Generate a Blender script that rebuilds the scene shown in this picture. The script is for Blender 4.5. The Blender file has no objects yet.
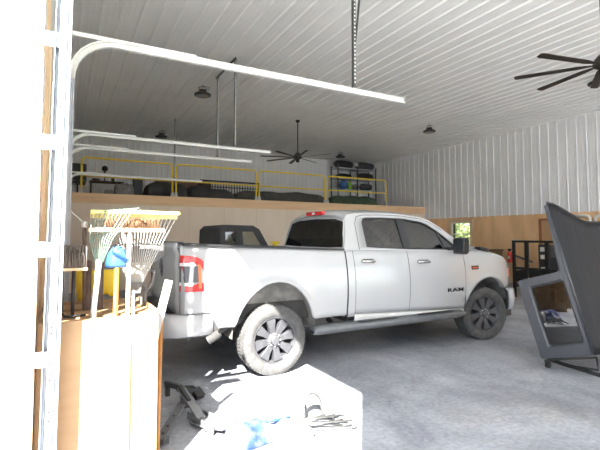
import bpy, bmesh, math, random
from mathutils import Vector, Matrix
random.seed(7)
C = bpy.context.scene.collection
PI = math.pi
V = Vector
BASE = {}

# ------------------------------------------------------------ materials
def nmat(name, col, rough=.6, metal=0., var=0., scale=6., bump=0., bscale=40., col2=None, stretch=(1, 1, 1), spec=.5, coat=0.):
    m = bpy.data.materials.new(name); m.use_nodes = True
    nt = m.node_tree; b = nt.nodes['Principled BSDF']
    b.inputs['Roughness'].default_value = rough; b.inputs['Metallic'].default_value = metal
    b.inputs['Specular IOR Level'].default_value = spec
    b.inputs['Coat Weight'].default_value = coat
    b.inputs['Base Color'].default_value = (*col, 1)
    tc = nt.nodes.new('ShaderNodeTexCoord'); mp = nt.nodes.new('ShaderNodeMapping')
    mp.inputs['Scale'].default_value = stretch
    nt.links.new(tc.outputs['Object'], mp.inputs['Vector'])
    if var > 0 or col2:
        n = nt.nodes.new('ShaderNodeTexNoise'); n.inputs['Scale'].default_value = scale; n.inputs['Detail'].default_value = 5
        nt.links.new(mp.outputs[0], n.inputs['Vector'])
        r = nt.nodes.new('ShaderNodeValToRGB')
        c2 = col2 or tuple(c * (1 - var) for c in col)
        r.color_ramp.elements[0].position = .35; r.color_ramp.elements[1].position = .65
        r.color_ramp.elements[0].color = (*c2, 1); r.color_ramp.elements[1].color = (*col, 1)
        nt.links.new(n.outputs['Fac'], r.inputs['Fac']); nt.links.new(r.outputs['Color'], b.inputs['Base Color'])
    if bump > 0:
        n2 = nt.nodes.new('ShaderNodeTexNoise'); n2.inputs['Scale'].default_value = bscale; n2.inputs['Detail'].default_value = 4
        nt.links.new(mp.outputs[0], n2.inputs['Vector'])
        bp = nt.nodes.new('ShaderNodeBump'); bp.inputs['Strength'].default_value = bump; bp.inputs['Distance'].default_value = .02
        nt.links.new(n2.outputs['Fac'], bp.inputs['Height']); nt.links.new(bp.outputs[0], b.inputs['Normal'])
    return m

def glass(name, tint=(.5, .52, .5), refl=.12):
    m = bpy.data.materials.new(name); m.use_nodes = True; nt = m.node_tree
    for n in list(nt.nodes): nt.nodes.remove(n)
    o = nt.nodes.new('ShaderNodeOutputMaterial'); mx = nt.nodes.new('ShaderNodeMixShader')
    t = nt.nodes.new('ShaderNodeBsdfTransparent'); g = nt.nodes.new('ShaderNodeBsdfGlossy')
    lw = nt.nodes.new('ShaderNodeFresnel'); lw.inputs['IOR'].default_value = 1.5
    mt = nt.nodes.new('ShaderNodeMath'); mt.operation = 'ADD'; mt.inputs[1].default_value = refl; mt.use_clamp = True
    t.inputs['Color'].default_value = (*tint, 1); g.inputs['Roughness'].default_value = .02
    nt.links.new(lw.outputs[0], mt.inputs[0]); nt.links.new(mt.outputs[0], mx.inputs[0])
    nt.links.new(t.outputs[0], mx.inputs[1]); nt.links.new(g.outputs[0], mx.inputs[2]); nt.links.new(mx.outputs[0], o.inputs[0])
    return m

def concrete():
    m = nmat('polished concrete', (.40, .41, .42), .42, spec=.4)
    nt = m.node_tree; b = nt.nodes['Principled BSDF']; L = nt.links
    tc = nt.nodes.new('ShaderNodeTexCoord')
    def noise(sc, det, st=(1, 1, 1), rot=0, dist=0.):
        mp = nt.nodes.new('ShaderNodeMapping'); mp.inputs['Scale'].default_value = st; mp.inputs['Rotation'].default_value = (0, 0, rot)
        L.new(tc.outputs['Object'], mp.inputs[0])
        n = nt.nodes.new('ShaderNodeTexNoise'); n.inputs['Scale'].default_value = sc; n.inputs['Detail'].default_value = det
        n.inputs['Distortion'].default_value = dist; n.inputs['Roughness'].default_value = .65
        L.new(mp.outputs[0], n.inputs['Vector']); return n.outputs['Fac']
    def ramp(f, a, b_, ca, cb):
        r = nt.nodes.new('ShaderNodeValToRGB'); e = r.color_ramp.elements
        e[0].position = a; e[1].position = b_; e[0].color = (*ca, 1); e[1].color = (*cb, 1)
        L.new(f, r.inputs[0]); return r.outputs[0]
    def mix(f, a, b_, mode='MIX'):
        x = nt.nodes.new('ShaderNodeMix'); x.data_type = 'RGBA'; x.blend_type = mode
        if isinstance(f, float): x.inputs[0].default_value = f
        else: L.new(f, x.inputs[0])
        L.new(a, x.inputs[6]); L.new(b_, x.inputs[7]); return x.outputs[2]
    big = ramp(noise(.9, 8, dist=.6), .36, .64, (.31, .32, .35), (.53, .545, .58))
    streak = ramp(noise(2.0, 8, (1, .5, 1), .35, .6), .36, .64, (.74, .74, .75), (1, 1, 1))
    fine = ramp(noise(22, 10), .38, .6, (.66, .66, .68), (1, 1, 1))
    tan = ramp(noise(.55, 5), .52, .72, (1, 1, 1), (1.0, .93, .84))
    c = mix(.8, big, streak, 'MULTIPLY'); c = mix(.75, c, fine, 'MULTIPLY'); c = mix(.8, c, tan, 'MULTIPLY')
    L.new(c, b.inputs['Base Color'])
    rr = nt.nodes.new('ShaderNodeMapRange'); rr.inputs[3].default_value = .38; rr.inputs[4].default_value = .62
    L.new(noise(3, 6), rr.inputs[0]); L.new(rr.outputs[0], b.inputs['Roughness'])
    bp = nt.nodes.new('ShaderNodeBump'); bp.inputs['Strength'].default_value = .12; bp.inputs['Distance'].default_value = .01
    L.new(noise(30, 5), bp.inputs['Height']); L.new(bp.outputs[0], b.inputs['Normal'])
    return m

def plywood(name, c1, c2, seam=True, axes=(1.22, 1.22), off=(0, 0)):
    m = nmat(name, c1, .7, col2=c2, scale=2.2, stretch=(1, 1, .35), bump=.05, bscale=60)
    if seam:   # the joints between the sheets
        nt = m.node_tree; b = nt.nodes['Principled BSDF']; L = nt.links
        src = b.inputs['Base Color'].links[0].from_socket
        tc = nt.nodes.new('ShaderNodeTexCoord'); sp = nt.nodes.new('ShaderNodeSeparateXYZ'); L.new(tc.outputs['Object'], sp.inputs[0])
        masks = []
        for k in (0, 1):
            a = nt.nodes.new('ShaderNodeMath'); a.operation = 'ADD'; a.inputs[1].default_value = off[k]; L.new(sp.outputs[k], a.inputs[0])
            w = nt.nodes.new('ShaderNodeMath'); w.operation = 'PINGPONG'; w.inputs[1].default_value = axes[k] / 2; L.new(a.outputs[0], w.inputs[0])
            l = nt.nodes.new('ShaderNodeMath'); l.operation = 'LESS_THAN'; l.inputs[1].default_value = .006; L.new(w.outputs[0], l.inputs[0])
            masks.append(l.outputs[0])
        mm = nt.nodes.new('ShaderNodeMath'); mm.operation = 'MAXIMUM'; L.new(masks[0], mm.inputs[0]); L.new(masks[1], mm.inputs[1])
        mx = nt.nodes.new('ShaderNodeMix'); mx.data_type = 'RGBA'; L.new(mm.outputs[0], mx.inputs[0])
        L.new(src, mx.inputs[6]); mx.inputs[7].default_value = (c2[0] * .75, c2[1] * .75, c2[2] * .75, 1)
        L.new(mx.outputs[2], b.inputs['Base Color'])
    return m

M = dict(
    concrete=concrete(),
    apron=nmat('outdoor concrete', (.68, .66, .62), .9, var=.15, scale=1),
    grass=nmat('grass', (.22, .33, .08), .95, var=.5, scale=3),
    steel_white=nmat('white ribbed steel', (.86, .86, .85), .38, var=.05, scale=1.2),
    steel_grey=nmat('grey ribbed steel siding', (.80, .79, .78), .45, var=.08, scale=1.),
    ply=plywood('plywood panelling', (.86, .56, .30), (.72, .45, .23)),
    ply_plain=nmat('plywood sheet', (.38, .24, .125), .7, col2=(.31, .19, .095), scale=3, stretch=(.3, 3, 3), bump=.05),
    ply_pale=plywood('pale painted plywood', (.86, .72, .58), (.80, .66, .51)),
    beam=nmat('orange framing lumber', (.86, .59, .35), .7, col2=(.76, .50, .28), scale=3, stretch=(.25, 3, 3)),
    lumber=nmat('framing lumber', (.74, .56, .36), .75, col2=(.62, .44, .26), scale=4, stretch=(3, 3, .3)),
    osb=nmat('pinkish wall sheathing', (.72, .54, .44), .85, col2=(.62, .50, .44), scale=5),
    galv=nmat('galvanised steel', (.52, .56, .60), .38, .55, var=.15, scale=9),
    galv_dark=nmat('dull perforated angle steel', (.12, .12, .115), .5, .6, var=.3, scale=30),
    trackwhite=nmat('pale track steel', (.80, .81, .78), .4, .1),
    yellow=nmat('yellow rail paint', (.95, .70, .05), .4),
    baseplate=nmat('grey rail foot', (.5, .48, .44), .5),
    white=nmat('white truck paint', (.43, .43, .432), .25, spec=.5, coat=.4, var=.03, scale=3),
    dusty=nmat('road dust on white paint', (.66, .65, .62), .5, var=.15, scale=8),
    black=nmat('black plastic', (.02, .02, .022), .45, var=.2),
    blackgloss=nmat('gloss black', (.012, .012, .014), .15),
    darkmetal=nmat('dark metal', (.022, .021, .02), .5, .3),
    bronze=nmat('dark bronze metal', (.045, .038, .032), .45, .5),
    well=nmat('dusty wheel well plastic', (.20, .19, .175), .9, var=.4, scale=9),
    chassis=nmat('chassis steel', (.05, .048, .045), .8, var=.3),
    tyre=nmat('dusty tyre rubber', (.09, .088, .085), .85, var=.35, scale=14, bump=.1, bscale=30),
    rim=nmat('dark grey alloy', (.075, .075, .08), .4, .25, var=.2, scale=20),
    rimcap=nmat('wheel centre alloy', (.12, .12, .125), .4, .6),
    red=nmat('red lamp plastic', (.55, .02, .02), .2, coat=.5),
    amber=nmat('orange lamp plastic', (.85, .22, .08), .25),
    lampclear=nmat('clear lamp plastic', (.75, .75, .74), .15),
    smoke=nmat('smoked lamp plastic', (.10, .10, .11), .2),
    tint=glass('dark tinted glass', (.05, .05, .05), .05),
    tint2=glass('lightly tinted glass', (.42, .46, .42), .05),
    pane=glass('clear window glass', (.92, .95, .95), .02),
    chrome=nmat('worn chrome', (.6, .6, .6), .25, .9),
    stepgrey=nmat('grey step bar', (.17, .175, .18), .4, .4, var=.12, scale=10),
    interior=nmat('cabin trim', (.05, .048, .045), .8, var=.3),
    hardtop=nmat('textured charcoal hardtop', (.014, .014, .016), .6, spec=.25, var=.15, scale=12, bump=.06, bscale=160),
    hardtop_side=nmat('satin charcoal hardtop side', (.045, .047, .055), .32, var=.1, scale=9),
    seal=nmat('rubber seal', (.015, .015, .015), .6),
    canvas_dark=nmat('charcoal canvas', (.06, .058, .058), .8, var=.3, scale=4),
    mesh_black=nmat('black painted steel', (.018, .017, .016), .5, .2),
    redpaint=nmat('red paint', (.6, .04, .03), .4),
    redbrown=nmat('reddish door trim', (.30, .10, .05), .6),
    doorleaf=nmat('wood door leaf', (.48, .29, .14), .6, col2=(.42, .25, .12), scale=3, stretch=(3, 3, .3)),
    offwhite=nmat('off white letter', (.72, .68, .62), .5),
    brownbox=nmat('dark brown crate wood', (.14, .085, .045), .8, var=.3),
    greybox=nmat('dark grey plastic', (.06, .06, .065), .6, var=.2),
    cardboard=nmat('brown cardboard', (.22, .14, .09), .85, var=.2),
    tarp_grey=nmat('grey tarp', (.30, .29, .27), .8, var=.4, scale=9),
    green=nmat('dark green canvas', (.07, .10, .06), .85, var=.4, scale=5),
    olive=nmat('dull dark mat', (.095, .09, .078), .9, var=.3, scale=4),
    blue=nmat('blue plastic', (.05, .17, .42), .45, var=.15),
    bluedark=nmat('dark blue plastic', (.01, .05, .2), .45),
    lime=nmat('lime green plastic', (.25, .5, .07), .5),
    orange=nmat('orange handle', (.38, .15, .02), .5, var=.2, scale=10),
    brown=nmat('dark brown handle', (.10, .06, .045), .55, var=.3, scale=10),
    greyh=nmat('weathered grey handle', (.20, .18, .16), .7, var=.3, scale=10),
    whiteh=nmat('pale handle', (.42, .40, .36), .5),
    bristle=nmat('tan bristles', (.16, .085, .04), .9, col2=(.07, .035, .015), scale=40, stretch=(3, 3, .5)),
    bristle2=nmat('grey brown bristles', (.22, .19, .16), .9, col2=(.09, .07, .06), scale=40, stretch=(3, 3, .3)),
    rakeyellow=nmat('yellow plastic', (.72, .52, .03), .5),
    rakecream=nmat('sunlit yellow plastic', (.80, .70, .25), .5),  # yellow lightened to stand for direct sun on the rake hood
    rakegreen=nmat('pale green rake steel', (.22, .30, .24), .5, .2),
    fabric=nmat('blue and white nylon', (.26, .28, .33), .8, col2=(.015, .04, .24), scale=5),
    greyp=nmat('grey plastic', (.12, .115, .11), .5, var=.2),
    leaf=nmat('tree leaves', (.12, .18, .04), .8, col2=(.28, .32, .12), scale=3, bump=.5, bscale=8),
    bark=nmat('bark', (.12, .08, .05), .9),
    garage=nmat('garage door panel', (.62, .62, .60), .5),
)

# ------------------------------------------------------------ mesh builder
class MB:
    def __init__(s): s.v = []; s.f = []; s.mi = []; s.m = 0; s.sm = []; s.smooth = False
    def add(s, vs, fs):
        n = len(s.v); s.v += [V(p) for p in vs]
        for f in fs: s.f.append([i + n for i in f]); s.mi.append(s.m); s.sm.append(s.smooth)
        return s
    def box(s, x0, y0, z0, x1, y1, z1, T=None):
        vs = [V((x, y, z)) for z in (z0, z1) for y in (y0, y1) for x in (x0, x1)]
        if T is not None: vs = [T @ p for p in vs]
        return s.add(vs, [(0, 2, 3, 1), (4, 5, 7, 6), (0, 1, 5, 4), (2, 6, 7, 3), (0, 4, 6, 2), (1, 3, 7, 5)])
    def bar(s, a, b, w, h, up=(0, 0, 1)):
        a, b = V(a), V(b); d = (b - a).normalized(); up = V(up)
        if abs(d.dot(up)) > .98: up = V((1, 0, 0))
        u = d.cross(up).normalized(); w2 = u * (w / 2); h2 = u.cross(d).normalized() * (h / 2)
        vs = [p + i * w2 + j * h2 for p in (a, b) for i, j in ((-1, -1), (1, -1), (1, 1), (-1, 1))]
        return s.add(vs, [(3, 2, 1, 0), (4, 5, 6, 7), (0, 1, 5, 4), (1, 2, 6, 5), (2, 3, 7, 6), (3, 0, 4, 7)])
    def tube(s, pts, r, n=8, closed=False):
        pts = [V(p) for p in pts]; N = len(pts); rs = r if isinstance(r, (list, tuple)) else [r] * N
        vs = []; t0 = None; nrm = None
        for i, p in enumerate(pts):
            if closed: t = (pts[(i + 1) % N] - pts[i - 1]).normalized()
            else: t = (pts[min(i + 1, N - 1)] - pts[max(i - 1, 0)]).normalized()
            if nrm is None:
                a = V((0, 0, 1)) if abs(t.z) < .9 else V((1, 0, 0)); nrm = t.cross(a).normalized()
            else: nrm = (nrm - t * nrm.dot(t)).normalized()
            b = t.cross(nrm)
            vs += [p + (nrm * math.cos(2 * PI * k / n) + b * math.sin(2 * PI * k / n)) * rs[i] for k in range(n)]
        fs = []
        for i in range(N if closed else N - 1):
            j = (i + 1) % N
            for k in range(n): fs.append((i * n + k, i * n + (k + 1) % n, j * n + (k + 1) % n, j * n + k))
        if not closed: fs += [tuple(range(n))[::-1], tuple(range((N - 1) * n, N * n))]
        sm = s.smooth; s.smooth = True; s.add(vs, fs); s.smooth = sm; return s
    def lathe(s, prof, T=Matrix(), n=24, cap=True):
        vs = []
        for r, h in prof: vs += [T @ V((r * math.cos(2 * PI * k / n), r * math.sin(2 * PI * k / n), h)) for k in range(n)]
        fs = []
        for i in range(len(prof) - 1):
            for k in range(n): fs.append((i * n + k, i * n + (k + 1) % n, (i + 1) * n + (k + 1) % n, (i + 1) * n + k))
        if cap: fs += [tuple(range(n))[::-1], tuple(range((len(prof) - 1) * n, len(prof) * n))]
        return s.add(vs, fs)
    def prism(s, poly, t0, t1, fn):
        n = len(poly); vs = [fn(a, b, t0) for a, b in poly] + [fn(a, b, t1) for a, b in poly]
        return s.add(vs, [tuple(range(n))[::-1], tuple(range(n, 2 * n))] + [(i, (i + 1) % n, n + (i + 1) % n, n + i) for i in range(n)])
    def ring(s, outer, inner, closed=True):
        n = len(outer); vs = list(outer) + list(inner)
        return s.add(vs, [(i, (i + 1) % n, n + (i + 1) % n, n + i) for i in range(n if closed else n - 1)])
    def grid(s, rows):
        n = len(rows[0]); vs = [p for r in rows for p in r]
        return s.add(vs, [(i * n + k, i * n + k + 1, (i + 1) * n + k + 1, (i + 1) * n + k) for i in range(len(rows) - 1) for k in range(n - 1)])
    def build(s, name, mats, parent=None, base=None, bevel=0., solid=0., sub=0, seg=2, fixn=True, autosm=True):
        me = bpy.data.meshes.new(name)
        off = BASE[parent.name] if parent is not None else (V(base) if base is not None else V((0, 0, 0)))
        me.from_pydata([tuple(p - off) for p in s.v], [], s.f)
        for m in (mats if isinstance(mats, list) else [mats]): me.materials.append(M[m])
        me.polygons.foreach_set('material_index', s.mi); me.polygons.foreach_set('use_smooth', s.sm)
        if fixn:
            bm = bmesh.new(); bm.from_mesh(me); bmesh.ops.recalc_face_normals(bm, faces=bm.faces); bm.to_mesh(me); bm.free()
        me.update(); o = bpy.data.objects.new(name, me); C.objects.link(o)
        if parent is not None: o.parent = parent
        else: o.location = off
        BASE[o.name] = off
        if solid: 
            d = o.modifiers.new('solid', 'SOLIDIFY'); d.thickness = solid; d.offset = 0
        if bevel:
            d = o.modifiers.new('bevel', 'BEVEL'); d.width = bevel; d.segments = seg; d.limit_method = 'ANGLE'; d.angle_limit = .6
        if sub:
            d = o.modifiers.new('sub', 'SUBSURF'); d.levels = sub; d.render_levels = sub
        return o

def tag(o, label, cat, group=None):
    o['label'] = label; o['category'] = cat
    if group: o['group'] = group
    return o
def thing(name, label, cat, base, group=None):
    o = bpy.data.objects.new(name, None); C.objects.link(o); o.location = base; BASE[o.name] = V(base)
    o.empty_display_size = .1
    return tag(o, label, cat, group)
def struct(o): o['kind'] = 'structure'; return o
def dup(root, delta, label, rotz=None):
    r = root.copy(); C.objects.link(r); r.location = root.location + V(delta); r['label'] = label
    if rotz is not None: r.rotation_euler = (0, 0, rotz)
    BASE[r.name] = BASE.get(root.name, V((0, 0, 0))) + V(delta)
    for ch in list(root.children):
        c = ch.copy(); C.objects.link(c); c.parent = r
        for g in list(ch.children):
            d = g.copy(); C.objects.link(d); d.parent = c
    return r
def lerp(a, b, t): return a + (b - a) * t
def interp(tab, x):
    if x <= tab[0][0]: return tab[0][1]
    for (a, p), (b, q) in zip(tab, tab[1:]):
        if x <= b: return p + (q - p) * (x - a) / (b - a)
    return tab[-1][1]
def text_mesh(name, body, size, loc, rot, mat, parent=None, depth=.004, bold=0.):
    cu = bpy.data.curves.new('t', 'FONT'); cu.body = body; cu.size = size; cu.extrude = depth; cu.align_x = 'CENTER'; cu.align_y = 'CENTER'; cu.offset = bold; cu.space_character = 1.12
    o = bpy.data.objects.new('t', cu); C.objects.link(o)
    dg = bpy.context.evaluated_depsgraph_get(); me = bpy.data.meshes.new_from_object(o.evaluated_get(dg))
    bpy.data.objects.remove(o)
    T = Matrix.Translation(loc) @ rot
    off = BASE[parent.name] if parent is not None else V(loc)
    me.transform(Matrix.Translation(-off) @ T); me.materials.clear(); me.materials.append(M[mat])
    n = bpy.data.objects.new(name, me); C.objects.link(n)
    if parent is not None: n.parent = parent
    else: n.location = off
    BASE[n.name] = off
    return n

# ------------------------------------------------------------ the room
XB, YL, ZC, YR, XF = 14.3, 18.4, 5.5, -6.5, -.165
def ribs(mb, a0, a1, fn, pitch=.3048, h=.018):
    """profile along a, extruded; fn(a, d, t) -> point, d = height toward the room, t in 0/1"""
    prof = []; a = a0
    while a < a1:
        for da, d in ((0, 0), (.018, h), (.048, h), (.066, 0), (.135, 0), (.141, .004), (.156, .004), (.162, 0), (.215, 0), (.221, .004), (.236, .004), (.242, 0)):
            if a + da < a1: prof.append((a + da, d))
        a += pitch
    prof.append((a1, 0))
    n = len(prof)
    vs = [fn(x, d, 0) for x, d in prof] + [fn(x, d, 1) for x, d in prof]
    mb.add(vs, [(i, i + 1, n + i + 1, n + i) for i in range(n - 1)])

m = MB(); m.box(-.32, YR, -.2, XB, YL, 0); struct(m.build('floor', 'concrete'))
m = MB(); m.box(-40, -40, -.3, -.32, 60, -.02); struct(m.build('ground', 'apron'))
m = MB(); m.box(XB + .2, -40, -.9, 60, 60, -.6); struct(m.build('ground_lawn', 'grass'))
m = MB(); m.box(-.32, YR - .1, ZC + .05, XB + .2, YL + .1, ZC + .2)
ribs(m, XF, XB, lambda a, d, t: V((a, YR if t == 0 else YL, ZC - d)), h=.028); struct(m.build('ceiling', 'steel_white', fixn=False))
# back wall (far) with window and door
m = MB(); PZ = 2.44
wy0, wy1, wz0, wz1 = 12.04, 13.02, 1.28, 2.24
for b in ((YR, 0, wy0, PZ), (wy1, 0, YL, PZ), (wy0, 0, wy1, wz0), (wy0, wz1, wy1, PZ)):
    m.box(XB, b[0], b[1], XB + .15, b[2], b[3])
m.m = 1; m.box(XB + .03, YR, PZ, XB + .15, YL, ZC + .1)
ribs(m, YR, YL, lambda a, d, t: V((XB + .005 - d, a, PZ - .02 if t == 0 else ZC)))
struct(m.build('wall_back', ['ply', 'steel_grey'], fixn=False))
m = MB(); w = struct(m.box(XB + .06, wy0, wz0, XB + .068, wy1, wz1).build('window_1', 'pane'))
m = MB()
for b in ((wy0 - .16, wz0 - .1, wy0, wz1 + .12), (wy1, wz0 - .1, wy1 + .16, wz1 + .12), (wy0, wz1, wy1, wz1 + .12), (wy0, wz0 - .1, wy1, wz0)):
    m.box(XB - .03, b[0], b[1], XB, b[2], b[3])
m.m = 1
for b in ((wy0, wz0, wy0 + .04, wz1), (wy1 - .04, wz0, wy1, wz1), (wy0, wz0, wy1, wz0 + .04), (wy0, wz1 - .04, wy1, wz1), (wy0, (wz0 + wz1) / 2 - .02, wy1, (wz0 + wz1) / 2 + .02)):
    m.box(XB + .03, b[0], b[1], XB + .09, b[2], b[3])
m.build('window_frame', ['lumber', 'offwhite'], w)
m = MB(); d = struct(m.box(XB - .03, 8.15, 0, XB - .005, 9.06, 2.2).build('door_1', 'doorleaf'))
m = MB(); m.box(XB - .05, 9.06, 0, XB, 9.15, 2.27); m.box(XB - .05, 8.06, 0, XB, 8.15, 2.27); m.box(XB - .05, 8.15, 2.2, XB, 9.06, 2.27)
m.build('door_frame', 'redbrown', d)
m = MB(); m.lathe([(.03, 0), (.03, .03), (.012, .03), (.012, .06), (.03, .07), (.03, .1)], Matrix.Translation((XB - .03, 8.25, 1.0)) @ Matrix.Rotation(-PI / 2, 4, 'Y'), 12); m.build('door_knob', 'chrome', d)
# left wall, right wall
m = MB(); m.box(-.32, YL, 0, XB, YL + .15, ZC + .1); m.m = 1
ribs(m, XF, XB, lambda a, d, t: V((a, YL - .005 - d, 2.9 if t == 0 else ZC)), pitch=.2286); struct(m.build('wall_left', ['ply', 'steel_grey'], fixn=False))
OR = [(5.6, 9.6, 4.3), (10.1, 13.9, 4.3)]     # unseen side-wall openings, added to brighten the interior
m = MB(); x = -.32
for x0, x1, zt in OR:
    m.m = 0; m.box(x, YR - .15, 0, x0, YR, PZ); m.m = 1; m.box(x, YR - .15, PZ, x0, YR, ZC + .1); m.box(x0, YR - .15, zt, x1, YR, ZC + .1); x = x1
m.m = 0; m.box(x, YR - .15, 0, XB, YR, PZ); m.m = 1; m.box(x, YR - .15, PZ, XB, YR, ZC + .1)
struct(m.build('wall_right', ['ply', 'steel_grey']))
# door wall with openings: (y0, y1, top); the first is unseen, added for daylight
OP = [(-5.4, -2.1, 4.45), (-.35, 3.0, 4.47), (4.55, 8.55, 3.25), (10.0, 14.05, 3.25)]
m = MB(); y = YR
for y0, y1, zt in OP:
    m.m = 0; m.box(-.32, y, 0, XF, y0, PZ); m.m = 1; m.box(-.32, y, PZ, XF, y0, ZC + .1)
    m.box(-.32, y0, zt, XF, y1, ZC + .1); y = y1
m.m = 0; m.box(-.32, y, 0, XF, YL, PZ); m.m = 1; m.box(-.32, y, PZ, XF, YL, ZC + .1)
struct(m.build('wall_front', ['osb', 'steel_grey']))
# rough framing beside the open door
m = MB(); m.box(XF, 3.0, 0, XF + .03, 3.10, 4.6); m.box(XF, 4.0, 0, XF + .025, 4.08, 4.37); m.box(XF, 4.38, 0, XF + .03, 4.5, 3.4)
m.box(XF, -.47, 0, XF + .03, -.35, 4.6)
struct(m.build('trim_1', 'lumber'))
# closed sectional doors with a row of panes
def sect_door(idx, y0, y1, zt):
    m = MB(); n = 6; h = zt / n
    for k in range(n):
        z0 = k * h + .004; z1 = (k + 1) * h - .004
        if k == 3:
            nw = 4; ww = (y1 - y0) / nw
            m.box(-.2, y0, z0, -.15, y1, z0 + .1); m.box(-.2, y0, z1 - .1, -.15, y1, z1)
            for j in range(nw): m.box(-.2, y0 + j * ww, z0 + .1, -.15, y0 + j * ww + .14, z1 - .1); m.box(-.2, y0 + (j + 1) * ww - .14, z0 + .1, -.15, y0 + (j + 1) * ww, z1 - .1)
        else:
            m.box(-.2, y0, z0, -.15, y1, z1)
            for j in range(4):
                yy = y0 + (j + .5) * (y1 - y0) / 4; m.box(-.15, yy - .03, z0, -.13, yy + .03, z1)
    d = struct(m.build('door_%d' % idx, 'garage', base=(-.18, (y0 + y1) / 2, 0)))
    z0 = 3 * h + .104; z1 = 4 * h - .104; ww = (y1 - y0) / 4
    for j in range(4):
        MB().box(-.18, y0 + j * ww + .14, z0, -.172, y0 + (j + 1) * ww - .14, z1).build('door_pane', 'pane', d)
sect_door(2, 4.55, 8.55, 3.25); sect_door(3, 10.0, 14.05, 3.25)
# loft
m = MB(); m.box(XF, 14.56, 2.66, XB, YL, 2.9); struct(m.build('floor_loft', 'ply_plain'))
m = MB(); m.box(XF, 14.50, 2.62, XB, 14.56, 2.93)
struct(m.build('trim_2', 'beam'))
m = MB(); m.box(XF, 14.52, 0, XB, 14.6, 2.70); struct(m.build('wall_partition', 'ply_pale'))

# ------------------------------------------------------------ guard rails on the loft
def rail(x0, x1, label, roundL=False, roundR=False):
    y = 14.62; zb = 2.9; t = thing('guard_rail', label, 'railing', ((x0 + x1) / 2, y, zb), 'yellow guard rails along the loft edge')
    r = .028; zt = zb + 1.12
    def cr(xa, s): return [V((xa, y, zb + .02)), V((xa, y, zt - .12)), V((xa + s * .03, y, zt - .035)), V((xa + s * .12, y, zt))]
    m = MB(); m.tube(cr(x0, 1) + cr(x1, -1)[::-1], r, 8); m.build('rail_frame', 'yellow', t)
    m = MB(); m.tube([(x0, y, zb + .56), (x1, y, zb + .56)], r * .9, 8); m.build('mid_rail', 'yellow', t)
    for x in (x0, x1):
        m = MB(); m.box(x - .07, y - .07, zb, x + .07, y + .07, zb + .02); m.prism([(-.06, 0), (.06, 0), (.03, .16), (-.03, .16)], -.035, .035, lambda a, b, c, x=x: V((x + a, y + c, zb + .02 + b)))
        m.build('rail_foot', 'baseplate', t)
rail(.42, 3.12, 'yellow pipe guard rail section at the left end of the loft')
rail(3.24, 6.12, 'yellow pipe guard rail section second from the left, in front of the dark covered heap')
rail(6.24, 9.06, 'yellow pipe guard rail section above the truck cab, in front of the long dark mat')
rail(9.18, 12.15, 'short yellow pipe guard rail section in front of the shelving rack')

# ------------------------------------------------------------ garage door tracks
def hanger(name, x, y, ztop, zbot, label, brace=None):
    t = thing(name, label, 'bracket', (x, y, zbot), 'perforated angle hangers for the door tracks')
    m = MB(); m.box(x - .02, y - .002, zbot, x + .02, y + .002, ztop); m.box(x - .02, y, zbot, x - .016, y + .04, ztop)
    m.build('angle_upright', 'galv_dark', t)
    m = MB(); z = zbot + .05; n = 0
    while z < ztop - .05:
        m.box(x - .008, y - .004, z, x + .01, y - .0025, z + .022); z += .05
    m.build('slot_row', 'trackwhite', t)
    if brace:
        m = MB(); m.bar((x + .01, y, brace[0]), (x + brace[1], y, ztop), .012, .03, (0, 1, 0)); m.build('angle_brace', 'galv_dark', t)
    return t
def track(y, zt, label, xs=.02, xe=4.0, lower=False):
    t = thing('door_track', label, 'door track', (xs, y, 0), 'overhead garage door tracks')
    R = .38; pts = [V((xs, y, zt - R))]
    for k in range(1, 9):
        a = k / 8 * PI / 2; pts.append(V((xs + R * (1 - math.cos(a)), y, zt - R + R * math.sin(a))))
    pts.append(V((xe, y, zt)))
    def chan(pts, w, h):
        m = MB()
        vs = []
        for i, p in enumerate(pts):
            tg = (pts[min(i + 1, len(pts) - 1)] - pts[max(i - 1, 0)]).normalized(); n = V((0, 1, 0)).cross(tg)
            # C section: back plate on +y side and two lips
            prof = [(-w / 2, -h / 2), (w / 2, -h / 2), (w / 2, h / 2), (-w / 2, h / 2), (-w / 2, h / 2 - .006), (w / 2 - .006, h / 2 - .006), (w / 2 - .006, -h / 2 + .006), (-w / 2, -h / 2 + .006)]
            vs += [p + V((0, a, 0)) + n * b for a, b in prof]
        k = 8; fs = [(i * k + j, i * k + (j + 1) % k, (i + 1) * k + (j + 1) % k, (i + 1) * k + j) for i in range(len(pts) - 1) for j in range(k)]
        fs += [tuple(range(k))[::-1], tuple(range((len(pts) - 1) * k, len(pts) * k))]
        return m.add(vs, fs)
    chan(pts, .05, .062).build('horizontal_track', 'trackwhite', t)
    chan([V((xs, y, 0.0)), V((xs, y, zt - R - .004))], .05, .055).build('vertical_track', 'galv', t)
    m = MB(); m.box(xs, y + .027, zt + .035, xs + 1.15, y + .031, zt + .07); m.box(xs - .15, y + .027, zt + .031, xs + 1.15, y + .06, zt + .035); m.build('support_angle', 'trackwhite', t)
track(4.4, 3.50, 'long white overhead door track nearest the camera, running above the truck bed')
track(8.73, 3.54, 'white overhead door track, upper one of the close pair left of the dark bracket frame')
track(9.87, 3.50, 'white overhead door track, lower one of the close pair, ending above the loft rail')
track(14.2, 3.50, 'white overhead door track running low across the yellow loft rail')
hanger('track_hanger', 3.15, 4.36, 5.48, 3.54, 'perforated steel hanger with diagonal brace holding the nearest door track', (4.12, .17))
hanger('track_hanger', 3.15, 8.69, 5.48, 3.58, 'perforated steel hanger, right one of the close pair in front of the loft', None)
hanger('track_hanger', 3.13, 9.83, 5.48, 3.54, 'perforated steel hanger, left one of the close pair beside the round lamp', None)
hanger('track_hanger', 3.08, 14.16, 5.48, 3.54, 'perforated steel hanger in front of the loft rail posts', None)
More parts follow.
